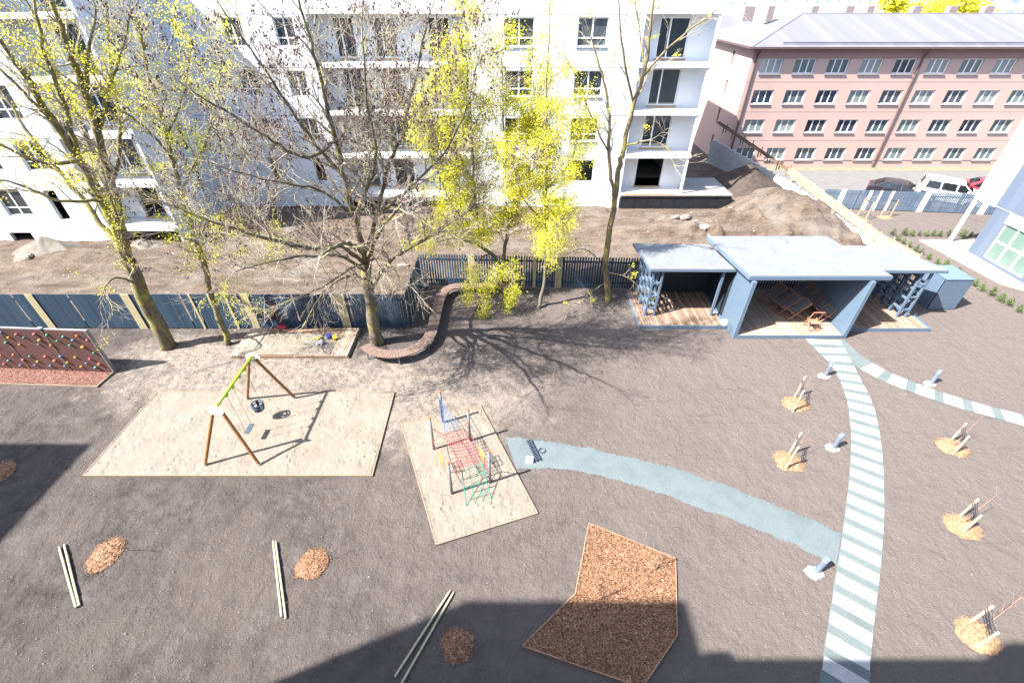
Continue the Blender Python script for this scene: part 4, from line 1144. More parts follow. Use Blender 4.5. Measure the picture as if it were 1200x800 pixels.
# ------------------------------------------------------------------ retaining wall
t = thing('retaining_wall', (22,34,0), 'long retaining wall of grey blocks topped with timber formwork', 'wall')
wl_ = [Vector((23.9,24.2,0)),Vector((23.5,27.2,0)),Vector((21.5,36,.45)),Vector((17.6,42.2,1.1))]
for i,(a,c) in enumerate(zip(wl_,wl_[1:])):
    h0,h1 = ((.35,.35),(.35,.9),(.9,1.75))[i]; d = (c-a).normalized(); n_ = Vector((-d.y,d.x,0))
    mb = MB(); L=(c-a).length; k=int(L/.6)
    rows_n = 3
    for j in range(k):
        for r_ in range(rows_n):
            q0=a.lerp(c,j/k); q1=a.lerp(c,(j+1)/k); za=-.3+(h0+(h1-h0)*j/k+.3)*r_/rows_n; zb=-.3+(h0+(h1-h0)*j/k+.3)*(r_+1)/rows_n-.012
            if i<2: za+=q0.z; zb+=q0.z
            else: za+=q0.z; zb+=q0.z
            qq=[q0+n_*.0+d*.006,q1-d*.006,q1-d*.006-n_*-.22,q0+d*.006+n_*.22]
            mb.prism([(p.x,p.y) for p in qq],za,zb)
    mb.build('block_course', M['block_wall'], t)
    mb = MB(); k2=int(L/.9)
    for j in range(k2):
        q0=a.lerp(c,j/k2); q1=a.lerp(c,(j+1)/k2); z0=q0.z+h0+(h1-h0)*j/k2; z1=q1.z+h0+(h1-h0)*(j+1)/k2
        for off in (-.03,.26):
            for hh in ((.0,.14,.28) if i < 2 else (.16,)):
                jz = rnd.uniform(-.012,.012); ee = rnd.uniform(.015,.06)
                mb.bar(q0+n_*(off+rnd.uniform(-.01,.01))+d*ee+Vector((0,0,z0+hh+.05+jz)),q1+n_*off+Vector((0,0,z1+hh+.05+jz))-d*ee,.03,.12)
        mb.bar(q0+n_*-.06+Vector((0,0,z0-.25)),q0+n_*-.06+Vector((0,0,z0+.45+rnd.uniform(-.04,.08))),.07,.05,n_)
        mb.bar(q0+n_*.30+Vector((0,0,z0-.25)),q0+n_*.30+Vector((0,0,z0+.42+rnd.uniform(-.04,.1))),.07,.05,n_)
    mb.build('formwork', M['timber_pale'] if i < 2 else M['rust'], t)
# concrete rubble strip on its foot and rubbish
# heaps
def heap(name, c, rx, ry, h, mat, label, seed):
    mb = MB(); K,Rn = 44,14; vs=[(c.x,c.y,c.z+h)]; fs=[]
    for r_ in range(1,Rn+1):
        for i in range(K):
            a=i/K*6.283; q=r_/Rn; w_=1+.25*noise.noise((math.cos(a)*1.5+seed,math.sin(a)*1.5,1))
            x=c.x+rx*q*w_*math.cos(a); y=c.y+ry*q*w_*math.sin(a)
            z=c.z+h*(1-q)**1.0*(1-.15*q)+.26*noise.noise((x*1.3,y*1.3,seed))*(1-q)+.13*noise.noise((x*3.3,y*3.3,seed))*(q<1)-.12*(q==1)
            vs.append((x,y,z))
    for i in range(K):
        fs.append((0,1+i,1+(i+1)%K))
        for r_ in range(Rn-1): a=1+r_*K; fs.append((a+i,a+K+i,a+K+(i+1)%K,a+(i+1)%K))
    mb.add(vs,fs); return tag(mb.build(name, mat, origin=c, smooth=True), label, 'heap')
q = G(875,222,.6); heap('soil_heap', Vector((q.x,q.y+.6,.55)), 3.1, 2.8, 1.9, M['dark_soil'], 'dark topsoil heap between the white block and the retaining wall', 3)
q = G(60,300,.1); heap('sand_heap', Vector((q.x,q.y+.2,.15)), 2.7, 1.3, 1.15, M['pale_heap'], 'pale sand heap against the white wing', 5)
q = G(168,293,.1); heap('sand_heap', Vector((q.x,q.y+.3,.1)), 1.6, .9, .55, M['pale_heap'], 'small pale heap behind the left yellow tree', 6)
def rock(px,py,r,label,seed,sc=(1,.8,.55),mat='rock'):
    q=G(px,py,.3); z=terr_h(q.x,q.y); rg=random.Random(seed); mb=MB(); mb.ball((q.x,q.y,z+r*.25), r, 7,5, sc=sc, jit=.22, rg=rg)
    tag(mb.build('rubble_stone', M[mat], origin=(q.x,q.y,z)), label, 'stone')
rock(802,265,.38,'largest pale rubble stone on the dirt above the pavilion roof',1)
rock(790,262,.30,'grey rubble stone left of the largest pale one',2,(1.2,.7,.5))
rock(822,281,.30,'white stone just above the main pavilion roof corner',3,(1,.9,.7),'concrete_pale')
rock(770,269,.24,'flat pale stone lying left on the open dirt',4,(1.3,.7,.4))
rock(813,272,.22,'small stone between the big stone and the pavilion',5)
rock(848,270,.2,'lone small stone above the middle of the main roof',6)
rock(473,313,.26,'broken slab piece behind the big tree near the fence corner',7,(1.5,.7,.35))
rock(36,304,.3,'pale lump at the foot of the left sand heap',8)
# green barrel and pale planks by the terrace
q=G(825,176,1.15); mb=MB(); mb.tube([(q.x,q.y-2,1.13),(q.x+.02,q.y-2,1.7),(q.x+.02,q.y-2,1.95)],[.24,.3,.22],12)
tag(mb.build('plastic_barrel', M['toy_green'], origin=(q.x,q.y-2,1.13), smooth=False),'green plastic barrel by the white block corner','barrel')

mb = MB(); rg = random.Random(61)
for k in range(1500):
    if rg.random() < .55: x = rg.gauss(15,5.5); y = rg.gauss(28,2.8)
    else: x = rg.uniform(-40,20); y = rg.uniform(19,33)
    if x > 21 or y < 22.6 and x > -5 or y < 18.6 or y > 33: continue
    z = terr_h(x,y); q = rg.uniform(.022,.055)*(1.9 if rg.random() < .06 else 1)
    mb.ball((x,y,z), q, 5, 4, sc=(1.2,1,.7), jit=.3, rg=rg, mi=0 if rg.random() < .6 else 1)
struct(mb.build('rubble', [M['dirt'], M['rock']]), 'stuff')
rg = random.Random(5)
for k in range(9):
    f = k/8; q = Vector((22.9,26.2,0)).lerp(Vector((20.9,35.2,0)), f); z = max(0,terr_h(q.x,q.y)); mb = MB(); a = rg.uniform(-.3,.3)+.25; L_ = rg.uniform(.5,.85)
    pts = [(q.x+(u*math.cos(a)-v*math.sin(a)), q.y+(u*math.sin(a)+v*math.cos(a))) for u,v in ((-.45,-L_),(.4,-L_*.9),(.5,L_*.8),(-.35,L_))]
    mb.prism(pts, z-.2, [z+.04+rg.uniform(0,.14) for _ in pts])
    tag(mb.build('rubble_plate', M['slab_edge'], origin=(q.x,q.y,z)), 'rough pale concrete slab lying along the timber-topped retaining wall', 'slab', 'slabs along the retaining wall')

# ------------------------------------------------------------------ tools and boards at the fence
q=W(322,358,17.72); t=thing('broom',(q.x,17.7,0),'red long-handled broom leaning on the dark slat fence','broom')
MB().tube([(q.x+.02,17.6,.32),(q.x-.22,17.86,1.55)],.016,6).build('handle',M['red_paint'],t)
MB().box((q.x-.18,17.50,.25),(q.x+.22,17.70,.36)).build('brush_head',M['red_paint'],t,bevel=.02)
q=W(307,355,17.8); t=thing('notice_board',(q.x,17.84,.6),'dark square board with pale ring mark fixed to the fence','board')
MB().box((q.x-.3,17.85,.62),(q.x+.3,17.88,1.12)).build('board',M['plinth_black'],t)
K=18; MB().tube([(q.x+.13*math.cos(i/K*6.283),17.842,.87+.13*math.sin(i/K*6.283)) for i in range(K+1)],.018,5).build('ring_mark',M['galv'],t)
# slotted rail on the gravel path
a=G(619,515,.1); c=G(631,539,.1); t=thing('slotted_rail',(a+c)/2,'slotted grey metal rail with a white block across the gravel path','rail')
ORIG[t.name]=Vector(t.location); d=(c-a).normalized()
mb=MB()
n_=Vector((-d.y,d.x,0))
for s_ in (-.07,.07): mb.bar(a+n_*s_,c+n_*s_,.03,.05)
for i in range(10): q=a.lerp(c,(i+.5)/10); mb.bar(q-n_*.06,q+n_*.06,.04,.04)
mb.build('grate',M['slate_seat'],t)
q=c-d*.12-n_*.28; MB().box((q.x-.12,q.y-.10,0.01),(q.x+.12,q.y+.1,.17)).build('base_block',M['white_plastic'],t,bevel=.015)
q=a.lerp(c,.6)+n_*.3; K=12; MB().tube([(q.x+.11*math.cos(i/K*6.283),q.y+.11*math.sin(i/K*6.283),.05) for i in range(K+1)],.02,5).build('coil',M['slate_seat'],t)

# ------------------------------------------------------------------ bollard lamps
def bollard(px,py,label,rz):
    q=G(px,py); t=thing('bollard_lamp',q,label,'bollard','low bollard lamps beside the paths')
    mb=MB(); rg=random.Random(px); K=14
    pts=[(q.x-.10+.25*(1+.18*rg.uniform(-1,1))*math.cos(i/K*6.283+rz)*(1 if i%4 else 1.1), q.y-.05+.19*(1+.18*rg.uniform(-1,1))*math.sin(i/K*6.283+rz)) for i in range(K)]
    mb.prism(pts,-.03,.025); mb.build('concrete_pad',M['concrete'],t)
    MB().tube([(q.x,q.y,.03),(q.x,q.y,.60)],.075,14).build('post',M['bollard'],t,smooth=False)
    MB().tube([(q.x,q.y,.601),(q.x,q.y,.66)],.062,14).build('lamp_band',M['lamp_clear'],t)
    MB().tube([(q.x,q.y,.661),(q.x,q.y,.70)],.08,14).build('cap',M['bollard'],t)
bollard(967,440,'grey bollard lamp nearest the pavilion, left of the striped walk',.2)
bollard(977,524,'grey bollard lamp left of the striped walk beside a staked sapling',.5)
bollard(957,669,'grey bollard lamp where the gravel path meets the striped walk',.9)
bollard(1091,449,'grey bollard lamp above the right branch of the striped walk',0)

# ------------------------------------------------------------------ saplings, whips, shrubs
def twigs(mb, p, d, L, r, lev, rg, spread=.6):
    n=4; pts=[Vector(p)]; dd=Vector(d).normalized()
    for i in range(n):
        dd=(dd+Vector((rg.uniform(-1,1),rg.uniform(-1,1),rg.uniform(-.3,.6)))*.12).normalized(); pts.append(pts[-1]+dd*L/n)
    mb.tube(pts,[r*(1-.7*i/n) for i in range(n+1)],4,cap=False)
    if lev:
        for k in range(rg.randint(2,4)):
            i=rg.randint(1,n); e=(dd+Vector((rg.uniform(-1,1),rg.uniform(-1,1),rg.uniform(-.2,.8)))*spread).normalized()
            twigs(mb,pts[i],e,L*rg.uniform(.4,.65),r*.55,lev-1,rg,spread)
def staked(cx,cy,sa,sb,hs,mlabel,label,seed,lean):
    c=G(cx,cy); rg=random.Random(seed)
    mulch_ring(c,.50,.42,mlabel,M['chip_pale'],seed,800,.12)
    A=G(*sa); B=G(*sb); mid=(A+B)/2
    t=thing('staked_sapling',mid,label,'sapling','young staked saplings in bark rings')
    for q in (A,B):
        MB().tube([q+Vector((0,0,-.02)),q+Vector((.0,.0,hs-.03)),q+Vector((0,0,hs))],[.037,.035,.028],8).build('stake',M['stake'],t)
    mb=MB(); zs=hs*.86; d=(B-A).normalized(); n_=Vector((-d.y,d.x,0))
    for z in (zs,zs-.09):
        mb.bar(A+n_*.045+Vector((0,0,z)),mid+n_*.012+Vector((0,0,z-.02)),.01,.022); mb.bar(B+n_*.045+Vector((0,0,z)),mid+n_*.012+Vector((0,0,z-.02)),.01,.022)
        mb.bar(A-n_*.045+Vector((0,0,z)),mid-n_*.03+Vector((0,0,z-.02)),.01,.022); mb.bar(B-n_*.045+Vector((0,0,z)),mid-n_*.03+Vector((0,0,z-.02)),.01,.022)
    mb.build('strap',M['strap'],t)
    mb=MB(); top=mid+Vector((lean[0],lean[1],1.55))
    pts=spline([mid,mid+Vector((lean[0]*.2,lean[1]*.2,.6)),mid+Vector((lean[0]*.6,lean[1]*.6,1.1)),top],3)
    mb.tube(pts,[.014*(1-.7*i/(len(pts)-1)) for i in range(len(pts))],6,cap=False)
    for i in range(3,len(pts)): 
        for k in range(1): twigs(mb,pts[i],(rg.uniform(-1,1),rg.uniform(-1,1),rg.uniform(.1,.9)),rg.uniform(.2,.4),.0035,1,rg)
    mb.build('stem',M['bark_sap'],t)
staked(932.5,474,(931.5,465),(929,482),1.12,'pale chip ring under the sapling nearest the pavilion','staked sapling left of the striped walk nearest the pavilion',11,(.25,.1))
staked(923.5,541,(924,533),(920.5,549.5),1.18,'pale chip ring under the sapling just above the gravel path','staked sapling left of the striped walk just above the gravel path',12,(.3,.15))
staked(1115,524,(1114,516.5),(1116.5,532),.95,'pale chip ring under the sapling below the branch walk','staked sapling right of the fork, nearest the branch walk',13,(.25,.1))
staked(1127,617,(1124.5,605),(1127,624),.95,'pale chip ring under the middle sapling right of the walk','middle staked sapling of the three right of the striped walk',14,(.3,.1))
staked(1144,745,(1137,728),(1142,758),.92,'pale chip ring under the sapling by the bottom right shadow','staked sapling by the bottom right building shadow',15,(.45,.25))
def whip(px,py,h,label,seed,n=3):
    q=G(px,py); rg=random.Random(seed); mb=MB()
    for k in range(n): twigs(mb,q+Vector((rg.uniform(-.04,.04),rg.uniform(-.04,.04),.02)),(rg.uniform(-.3,.3),rg.uniform(-.3,.3),1),h*rg.uniform(.7,1),.009,2,rg,.5)
    tag(mb.build('bare_shrub',M['twig_dark'],origin=q),label,'shrub')
whip(706,702,.7,'thin bare shrub at the shadow line of the big bark bed',21,4)
whip(768,668,.7,'thin bare shrub near the upper right edge of the big bark bed',22,4)
whip(711,783,.75,'thin bare shrub in the shaded bottom of the big bark bed',23,4)
whip(660,750,.6,'thin bare shrub near the left corner of the big bark bed',24,3)
whip(152,646,.8,'bare whip at the right of the leftmost bark patch',25,1)
whip(390,655,.8,'bare whip at the right of the middle bark patch',26,1)
whip(536,756,.7,'bare whip in the shaded round bark patch',27,1)
# low green shrubs: one of a kind, then copies
def make_shrub(seed):
    rg=random.Random(seed); t=local_thing('young_shrub','','shrub','young green shrubs planted in two rows'); mb=MB()
    for k in range(7): twigs(mb,(0,0,0),(rg.uniform(-.5,.5),rg.uniform(-.5,.5),1),rg.uniform(.25,.42),.007,1,rg)
    mb.build('stem',M['twig_dark'],t); mb=MB()
    for k in range(170):
        a=rg.uniform(0,6.28); r_=rg.uniform(.02,.17); o=Vector((r_*math.cos(a),r_*math.sin(a),rg.uniform(.08,.48)*(1-.6*r_/.2)))
        u=Vector((rg.uniform(-1,1),rg.uniform(-1,1),rg.uniform(-.4,1))).normalized(); v=u.orthogonal().normalized(); s_=rg.uniform(.02,.045)
        mb.add([o-u*s_,o+v*s_*.5,o+u*s_,o-v*s_*.5],[(0,1,2,3)])
    mb.build('leaves',M['shrub'],t); return t
protos=[make_shrub(31),make_shrub(32)]
spots=[]
for px in (1045,1058,1067,1076,1084,1092,1100,1110,1126,1136): spots.append((G(px,276+(px-1045)*.02),'small green shrub in the row across the far side of the terrace'))
a=G(1050,282); c=G(1192,365)
for i in range(17):
    spots.append((a.lerp(c,i/16)+Vector((rnd.uniform(-.06,.06),rnd.uniform(-.1,.1),0)),'small green shrub in the slanting row along the terrace edge'))
used=[False,False]
for i,(q,l) in enumerate(spots):
    k=i%2; sc=rnd.uniform(.85,1.35)
    if not used[k]: used[k]=True; o=protos[k]; o.location=q; o.rotation_euler=(0,0,rnd.uniform(0,6)); o.scale=(sc,)*3; o['label']=l; o['group']='shrubs of the far row' if i<10 else 'shrubs of the slanting row'
    else: dup(protos[k],q,rnd.uniform(0,6),l,group='shrubs of the far row' if i<10 else 'shrubs of the slanting row',scale=sc)
# two bare stake frames by the back fence
def stake_frame(pa,pb,h,label,seed):
    A=G(*pa);B=G(*pb);t=thing('stake_frame',(A+B)/2,label,'tree stakes','stake frames near the back fence')
    for q in (A,B): MB().tube([q,q+Vector((0,0,h))],.035,8).build('stake',M['timber_pale'],t)
    MB().bar(A+Vector((0,0,h-.08)),B+Vector((0,0,h-.08)),.04,.06).build('cross_strap',M['strap'],t)
    mb=MB(); twigs(mb,(A+B)/2,(0,0,1),1.7,.016,2,random.Random(seed),.4); mb.build('stem',M['bark_sap'],t)
stake_frame((1032,253),(1043,254),1.25,'raw timber stake frame in front of the pale back fence',41)
stake_frame((1005,253),(1014,258),1.3,'raw timber stake frame right beside the retaining wall',42)
mulch_ring(G(1037,255),.5,.35,'pale chip ring under the stake frame by the back fence',M['chip_pale'],43,160)
mulch_ring(G(1011,258),.4,.3,'pale chip ring under the stakes beside the retaining wall',M['chip_pale'],44,120)

# ------------------------------------------------------------------ cars
def car(name,loc,rz,paint,label,kind):
    t=thing(name,(0,0,0),label,'car','cars parked behind the pale fence')
    if kind=='van': L,Wd,prof=4.7,1.85,[(-2.35,.55),(-2.35,1.0),(-2.28,1.35),(-2.1,1.95),(-1.2,2.02),(.35,1.98),(1.15,1.28),(2.05,1.08),(2.32,.85),(2.35,.45)]
    else: L,Wd,prof=4.2,1.76,[(-2.1,.5),(-2.1,.85),(-2.0,1.0),(-1.75,1.08),(-1.15,1.42),(-.3,1.48),(.3,1.42),(1.0,.98),(1.85,.82),(2.08,.66),(2.1,.42)]
    belt=1.28 if kind=='van' else .98
    mb=MB(); full=prof+[(2.0,.28),(1.72,.28),(1.6,.5),(1.3,.62),(1.0,.5),(.88,.26),(-.88,.26),(-1.0,.5),(-1.3,.62),(-1.6,.5),(-1.72,.28),(-2.0,.3)]
    n=len(full); secs=[]
    for f in (-1,-.93,-.55,0,.55,.93,1):
        sec=[]
        for x,z in full:
            w=Wd/2
            if z>belt: w-= (z-belt)*.30
            sh=.035 if abs(f)==1 else 0
            sec.append((x*(1-(.02 if abs(f)==1 else 0)),f*w,z-(sh if z>.6 else -sh*.3)+(.03*(1-f*f) if z>1.2 else 0)))
        secs.append(sec)
    vs=[p for s_ in secs for p in s_]; fs=[]
    for k in range(len(secs)-1):
        for i in range(n): fs.append((k*n+i,k*n+(i+1)%n,(k+1)*n+(i+1)%n,(k+1)*n+i))
    fs.append(tuple(range(n))); fs.append(tuple(len(vs)-1-i for i in range(n)))
    mb.add(vs,fs); body=mb.build('body',paint,t,origin=(0,0,0),smooth=False)
    zt=(1.88 if kind=='van' else 1.38)
    for s_ in (-1,1):
        yb=s_*(Wd/2+.004); yt=s_*(Wd/2-(zt-belt)*.30+.004)
        wins=[(-1.95,-1.02,-1.85,-1.05),(-.92,.0,-.95,-.02),(.1,1.0,.08,.42)] if kind=='van' else [(-1.5,-.45,-1.05,-.4),(-.35,.78,-.32,.28)]
        for a_,b_,c_,d_ in wins: MB().add([(a_,yb,belt+.04),(b_,yb,belt+.04),(d_,yt,zt),(c_,yt,zt)],[(0,1,2,3),(3,2,1,0)]).build('side_window',M['car_glass'],t,origin=(0,0,0))
    p=[q for q in prof if q[1]>belt-.02]; fa,fb=((.42,1.95),(1.12,1.33)) if kind=='van' else ((.36,1.40),(.95,1.02))
    ws=MB(); ya=Wd/2-(fa[1]-belt)*.3-.1; yb=Wd/2-.12
    ws.add([(fa[0],-ya,fa[1]+.035),(fa[0],ya,fa[1]+.035),(fb[0],yb,fb[1]+.035),(fb[0],-yb,fb[1]+.035)],[(0,1,2,3),(3,2,1,0)]); ws.build('windscreen',M['car_glass'],t,origin=(0,0,0))
    ra,rb=((-2.14,1.9),(-2.3,1.36)) if kind=='van' else ((-1.2,1.4),(-1.72,1.1))
    ws=MB(); ws.add([(ra[0]-.02,-.6,ra[1]+.02),(ra[0]-.02,.6,ra[1]+.02),(rb[0]-.03,.7,rb[1]+.02),(rb[0]-.03,-.7,rb[1]+.02)],[(0,1,2,3),(3,2,1,0)]); ws.build('rear_window',M['car_glass'],t,origin=(0,0,0))
    for x in (-1.3,1.3):
        for s_ in (-1,1):
            w=MB().tube([(x,s_*(Wd/2-.2),.31),(x,s_*(Wd/2-.01),.31)],.31,16).build('wheel',M['black'],t,origin=(0,0,0))
            MB().tube([(x,s_*(Wd/2-.02),.31),(x,s_*(Wd/2+.005),.31)],.2,12).build('rim',M['galv'],w,origin=(0,0,0))
    for s_ in (-1,1):
        MB().box((L/2-.14,s_*.62-.16,.62),(L/2-.02,s_*.62+.16,.76)).build('headlight',M['lamp_clear'],t,origin=(0,0,0))
        MB().box((-L/2-.01,s_*.68-.1,.75),(-L/2+.05,s_*.68+.1,1.0)).build('tail_light',M['red_paint'],t,origin=(0,0,0))
        MB().box((.72,s_*(Wd/2+.09)-.08,belt+.02),(.84,s_*(Wd/2+.09)+.08,belt+.17)).build('mirror',paint,t,origin=(0,0,0))
    t.location=loc; t.rotation_euler=(0,0,rz)
    if kind=='van': t.scale=(.95,.95,.80)
    return t
car('parked_car',(29.9,34.9,0),R(-38),M['car_black'],'dark hatchback parked behind the pale slat fence','car')
car('parked_car',(33.9,34.7,0),R(-38),M['car_white'],'white van parked between dark and red cars','van')
car('parked_car',(37.4,35.0,0),R(-40),M['car_red'],'red car half hidden by the right edge block','car')

# ------------------------------------------------------------------ far background
def far_block(x0,x1,y,d,h,label,k):
    t=thing('apartment_building',((x0+x1)/2,y,0),label,'building')
    MB().box((x0,y,0),(x1,y+d,h)).build('wall',M['far_wall'],t); MB().box((x0-.5,y-.5,h),(x1+.5,y+d+.5,h+.8)).build('roof',M['far_roof'],t)
    n_=int((x1-x0)/6)
    for r_ in range(int(h/3)):
        for i in range(n_):
            x=x0+(x1-x0)*(i+.5)/n_; z=1.5+r_*3
            if z+1.6<h and z>h-7: MB().box((x-1,y-.06,z),(x+1,y-.01,z+1.5)).build('window',M['far_pane'],t)
    return t
far_block(105,132,145,14,13.2,'far white apartment block left of the yellow tree, over the pink roof',0)
far_block(133,152,150,14,12.4,'lower far white block right behind the first one',1)
far_block(176,230,160,16,12.9,'far white building right of the yellow tree',2)
far_block(60,110,260,16,11.5,'very far pale block above the left of the pink roof',3)
far_block(150,260,330,20,12.6,'very far wide pale block along the horizon',4)
q=W(925,20,200); t=thing('lattice_mast',(q.x,200,0),'thin grey lattice mast beyond the pink roof','mast'); mb=MB()
for sx,sy in ((-1,-1),(1,-1),(1,1),(-1,1)): mb.tube([(q.x+sx*1.0,200+sy*1.0,0),(q.x+sx*.5,200+sy*.5,19)],.12,4)
for i in range(14): z=i*1.35; w_=1-.5*z/19; mb.tube([(q.x-w_,199.3,z),(q.x+w_,199.3,z+1.35)],.08,4); mb.tube([(q.x+w_,199.3,z),(q.x-w_,199.3,z+1.35)],.08,4)
mb.build('tower',M['galv'],t)

# ------------------------------------------------------------------ trees
class Tree:
    def __init__(s, seed): s.rg=random.Random(seed); s.tr=MB(); s.br=MB(); s.tips=[]
    def rv(s): 
        r=s.rg; return Vector((r.uniform(-1,1),r.uniform(-1,1),r.uniform(-1,1)))
    def limb(s, ctrl, per=5, k=8, wob=.05):
        pts=spline([c[0] for c in ctrl],per); n=len(pts); rad=[]
        for i in range(n):
            f=i/per; j=min(int(f),len(ctrl)-2); rad.append(ctrl[j][1]+(ctrl[j+1][1]-ctrl[j][1])*(f-j))
        for i in range(1,n-1): pts[i]=pts[i]+s.rv()*min(wob,rad[i]*.8)
        s.tr.tube(pts,rad,k,cap=False); return pts,rad
    def sprout(s, pts, rad, lev, L, spacing, up, t0=.15, ang=(.5,1.0), spread=None, shrink=.55):
        """children along a limb"""
        r=s.rg; acc=0; tot=sum((b-a).length for a,b in zip(pts,pts[1:])); run=0; nxt=t0*tot+r.uniform(0,spacing)
        for i in range(len(pts)-1):
            seg=(pts[i+1]-pts[i]); l=seg.length
            while run+l>nxt:
                q=pts[i].lerp(pts[i+1],(nxt-run)/l); t=nxt/tot; d=seg.normalized()
                side=s.rv(); side=(side-d*side.dot(d)).normalized(); a=r.uniform(*ang)
                nd=(d*math.cos(a)+side*math.sin(a)+Vector((0,0,up))).normalized()
                rr=max(.004,rad[i]*r.uniform(.45,.65)) if lev>0 else max(.0035,rad[i]*.5)
                s.branch(q,nd,L*(1-shrink*t)*r.uniform(.6,1.2),min(rr,.05),lev,up,spread)
                nxt+=spacing*r.uniform(.55,1.45)
            run+=l
        s.branch(pts[-1],(pts[-1]-pts[-2]).normalized(),L*.5,max(.005,rad[-1]),lev,up,spread)
    def branch(s,p,d,L,r0,lev,up,sp):
        r=s.rg; n={3:7,2:6,1:5,0:3}[lev]; pts=[Vector(p)]; dd=Vector(d); rad=[r0]
        for i in range(n):
            dd=(dd+s.rv()*.24+Vector((0,0,up*.14))).normalized(); pts.append(pts[-1]+dd*(L/n)); rad.append(max(s.minr,r0*(1-.75*(i+1)/n)))
        rad[0]=max(rad[0],s.minr)
        s.br.tube(pts,rad,{3:6,2:5,1:4,0:3}[lev],cap=False)
        if lev==0: s.tips.append((pts[-1],dd,pts[1],pts[2])); return
        spc={3:.42,2:.28,1:.17}[lev]*s.dens
        s.sprout(pts,rad,lev-1,{3:1.5,2:.95,1:.5}[lev]*s.lenf,spc,up*.8,.2,(.45,1.0),sp)
    minr=.006; dens=1; lenf=1
def build_tree(name,base,label,T,trunk_mat,twig_mat,leaf=None,leaf_p=.0,csize=.12,nq=8,lsize=.05,bud_p=0,bud_min=0,leafsel=None,leaf_mat2=None):
    t=thing(name,base,label,'tree')
    T.tr.build('trunk',trunk_mat,t,smooth=True); T.br.build('branches',twig_mat,t,smooth=True)
    rg=T.rg; lm=MB(); bm=MB(); nl=nb=0
    for tip,d,m1,m2 in T.tips:
        pr=leaf_p if leafsel is None else leafsel(tip)
        if rg.random()<pr:
            for c in ([tip] if rg.random()<.5 else [tip,m2]):
                for k in range(nq):
                    o=c+Vector((rg.gauss(0,1),rg.gauss(0,1),rg.gauss(0,1)))*csize*.5
                    u=Vector((rg.uniform(-1,1),rg.uniform(-1,1),rg.uniform(-1,1))).normalized(); v=u.orthogonal().normalized(); z_=lsize*rg.uniform(.6,1.3)
                    lm.add([o-u*z_,o+v*z_*.6,o+u*z_,o-v*z_*.6],[(0,1,2,3)],0 if rg.random()<.75 else 1); nl+=1
        elif tip.z>bud_min and rg.random()<bud_p:
            for c in (tip,m2) if rg.random()<.5 else (tip,):
                for k in range(3): bm.ball(c+Vector((rg.uniform(-1,1),rg.uniform(-1,1),rg.uniform(-1,1)))*.045,rg.uniform(.010,.022),4,3,sc=(1,1,1.5)); nb+=1
    if nl: lm.build('leaves',[leaf,leaf_mat2 or M['leaf_green']],t)
    if nb: bm.build('buds',M['bud'],t)
    print(name,label[:24],'tips',len(T.tips),'leaves',nl,'buds',nb,'faces',len(T.br.f))
    return t
def LB(*pts): return [(W(p[0],p[1],p[2]),p[3]) for p in pts]
def root_at(px,py):
    q=G(px,py); return q
# T3 the big bare tree
T=Tree(3); T.minr=.0042; T.dens=.86; T.lenf=1.08
bq=G(442,402)
l0=T.limb([(Vector((bq.x,bq.y,-.1)),.36),(Vector((bq.x,bq.y,.12)),.30)]+LB((436,365,16.6,.25),(430,330,16.4,.22),(427,300,16.2,.20)),k=14)
limbs=[((427,300,16.2,.19),(415,255,15.8,.15),(403,205,15.3,.125),(393,165,14.8,.10),(380,110,14.2,.075),(365,50,13.8,.05),(350,0,13.4,.035)),
((428,302,16.2,.13),(440,255,15.8,.10),(452,205,15.2,.085),(468,165,14.8,.07),(485,100,14.2,.05),(500,30,13.8,.03)),
((434,340,16.4,.14),(458,306,15.8,.11),(490,284,15.2,.09),(520,266,14.6,.07),(550,245,14,.045),(575,222,13.6,.03)),
((429,308,16.2,.13),(400,290,15.2,.10),(360,290,14.2,.085),(310,278,13.2,.065),(255,262,12.4,.045),(205,242,12,.03)),
((430,318,16.2,.10),(400,300,14.8,.08),(365,300,13.6,.06),(320,305,12.6,.045),(275,318,12,.03)),
((393,165,14.8,.08),(360,185,13.8,.07),(320,165,13,.05),(280,140,12.2,.04),(230,110,11.6,.025)),
((403,205,15.3,.08),(370,170,14.2,.06),(330,110,13.4,.045),(295,60,12.8,.03),(260,10,12.4,.02)),
((431,330,16.3,.09),(415,322,14.6,.06),(395,330,13.4,.045),(375,348,12.7,.03),(357,380,12.4,.02)),
((428,310,16.2,.08),(442,302,14.6,.06),(458,312,13.4,.045),(474,332,12.8,.03)),
((427,300,16.2,.10),(420,265,17.5,.08),(425,220,19,.06),(440,160,20,.04),(455,90,20.5,.025)),
((415,255,15.8,.09),(440,190,14.2,.06),(430,120,13.2,.04),(425,50,12.6,.025)),
((440,255,15.8,.08),(480,220,15,.06),(520,180,14.4,.045),(545,130,14,.03),(560,70,13.6,.02)),
((415,255,15.8,.08),(380,225,14.6,.06),(335,215,13.4,.045),(290,205,12.6,.03),(245,190,12.2,.02)),
((428,305,16.2,.13),(418,290,14.5,.105),(405,285,13,.08),(390,290,11.5,.06),(375,300,10.4,.035)),
((432,300,16.2,.13),(440,280,14.5,.105),(450,262,13,.075),(462,250,11.8,.05),(470,240,11,.03)),
((428,308,16.2,.07),(405,318,14.4,.05),(380,335,13.0,.035),(345,350,12.2,.025),(300,368,11.8,.015))]
for i,L in enumerate(limbs):
    p,r=T.limb([(a_,b_*.74) for a_,b_ in LB(*L)],k=8); low=i in (7,8,15)
    fr=i in (13,14)
    T.sprout(p,r,2 if low or fr else 3,1.5 if low or fr else 2.0,.34 if low else .60 if fr else .38,(-.12 if low else .12 if fr else .3),t0=.5 if fr else .25)
build_tree('bare_tree',bq,'big spreading bare tree with many limbs at the bench end',T,M['bark_big'],M['twig'],bud_p=.34,bud_min=6.6)
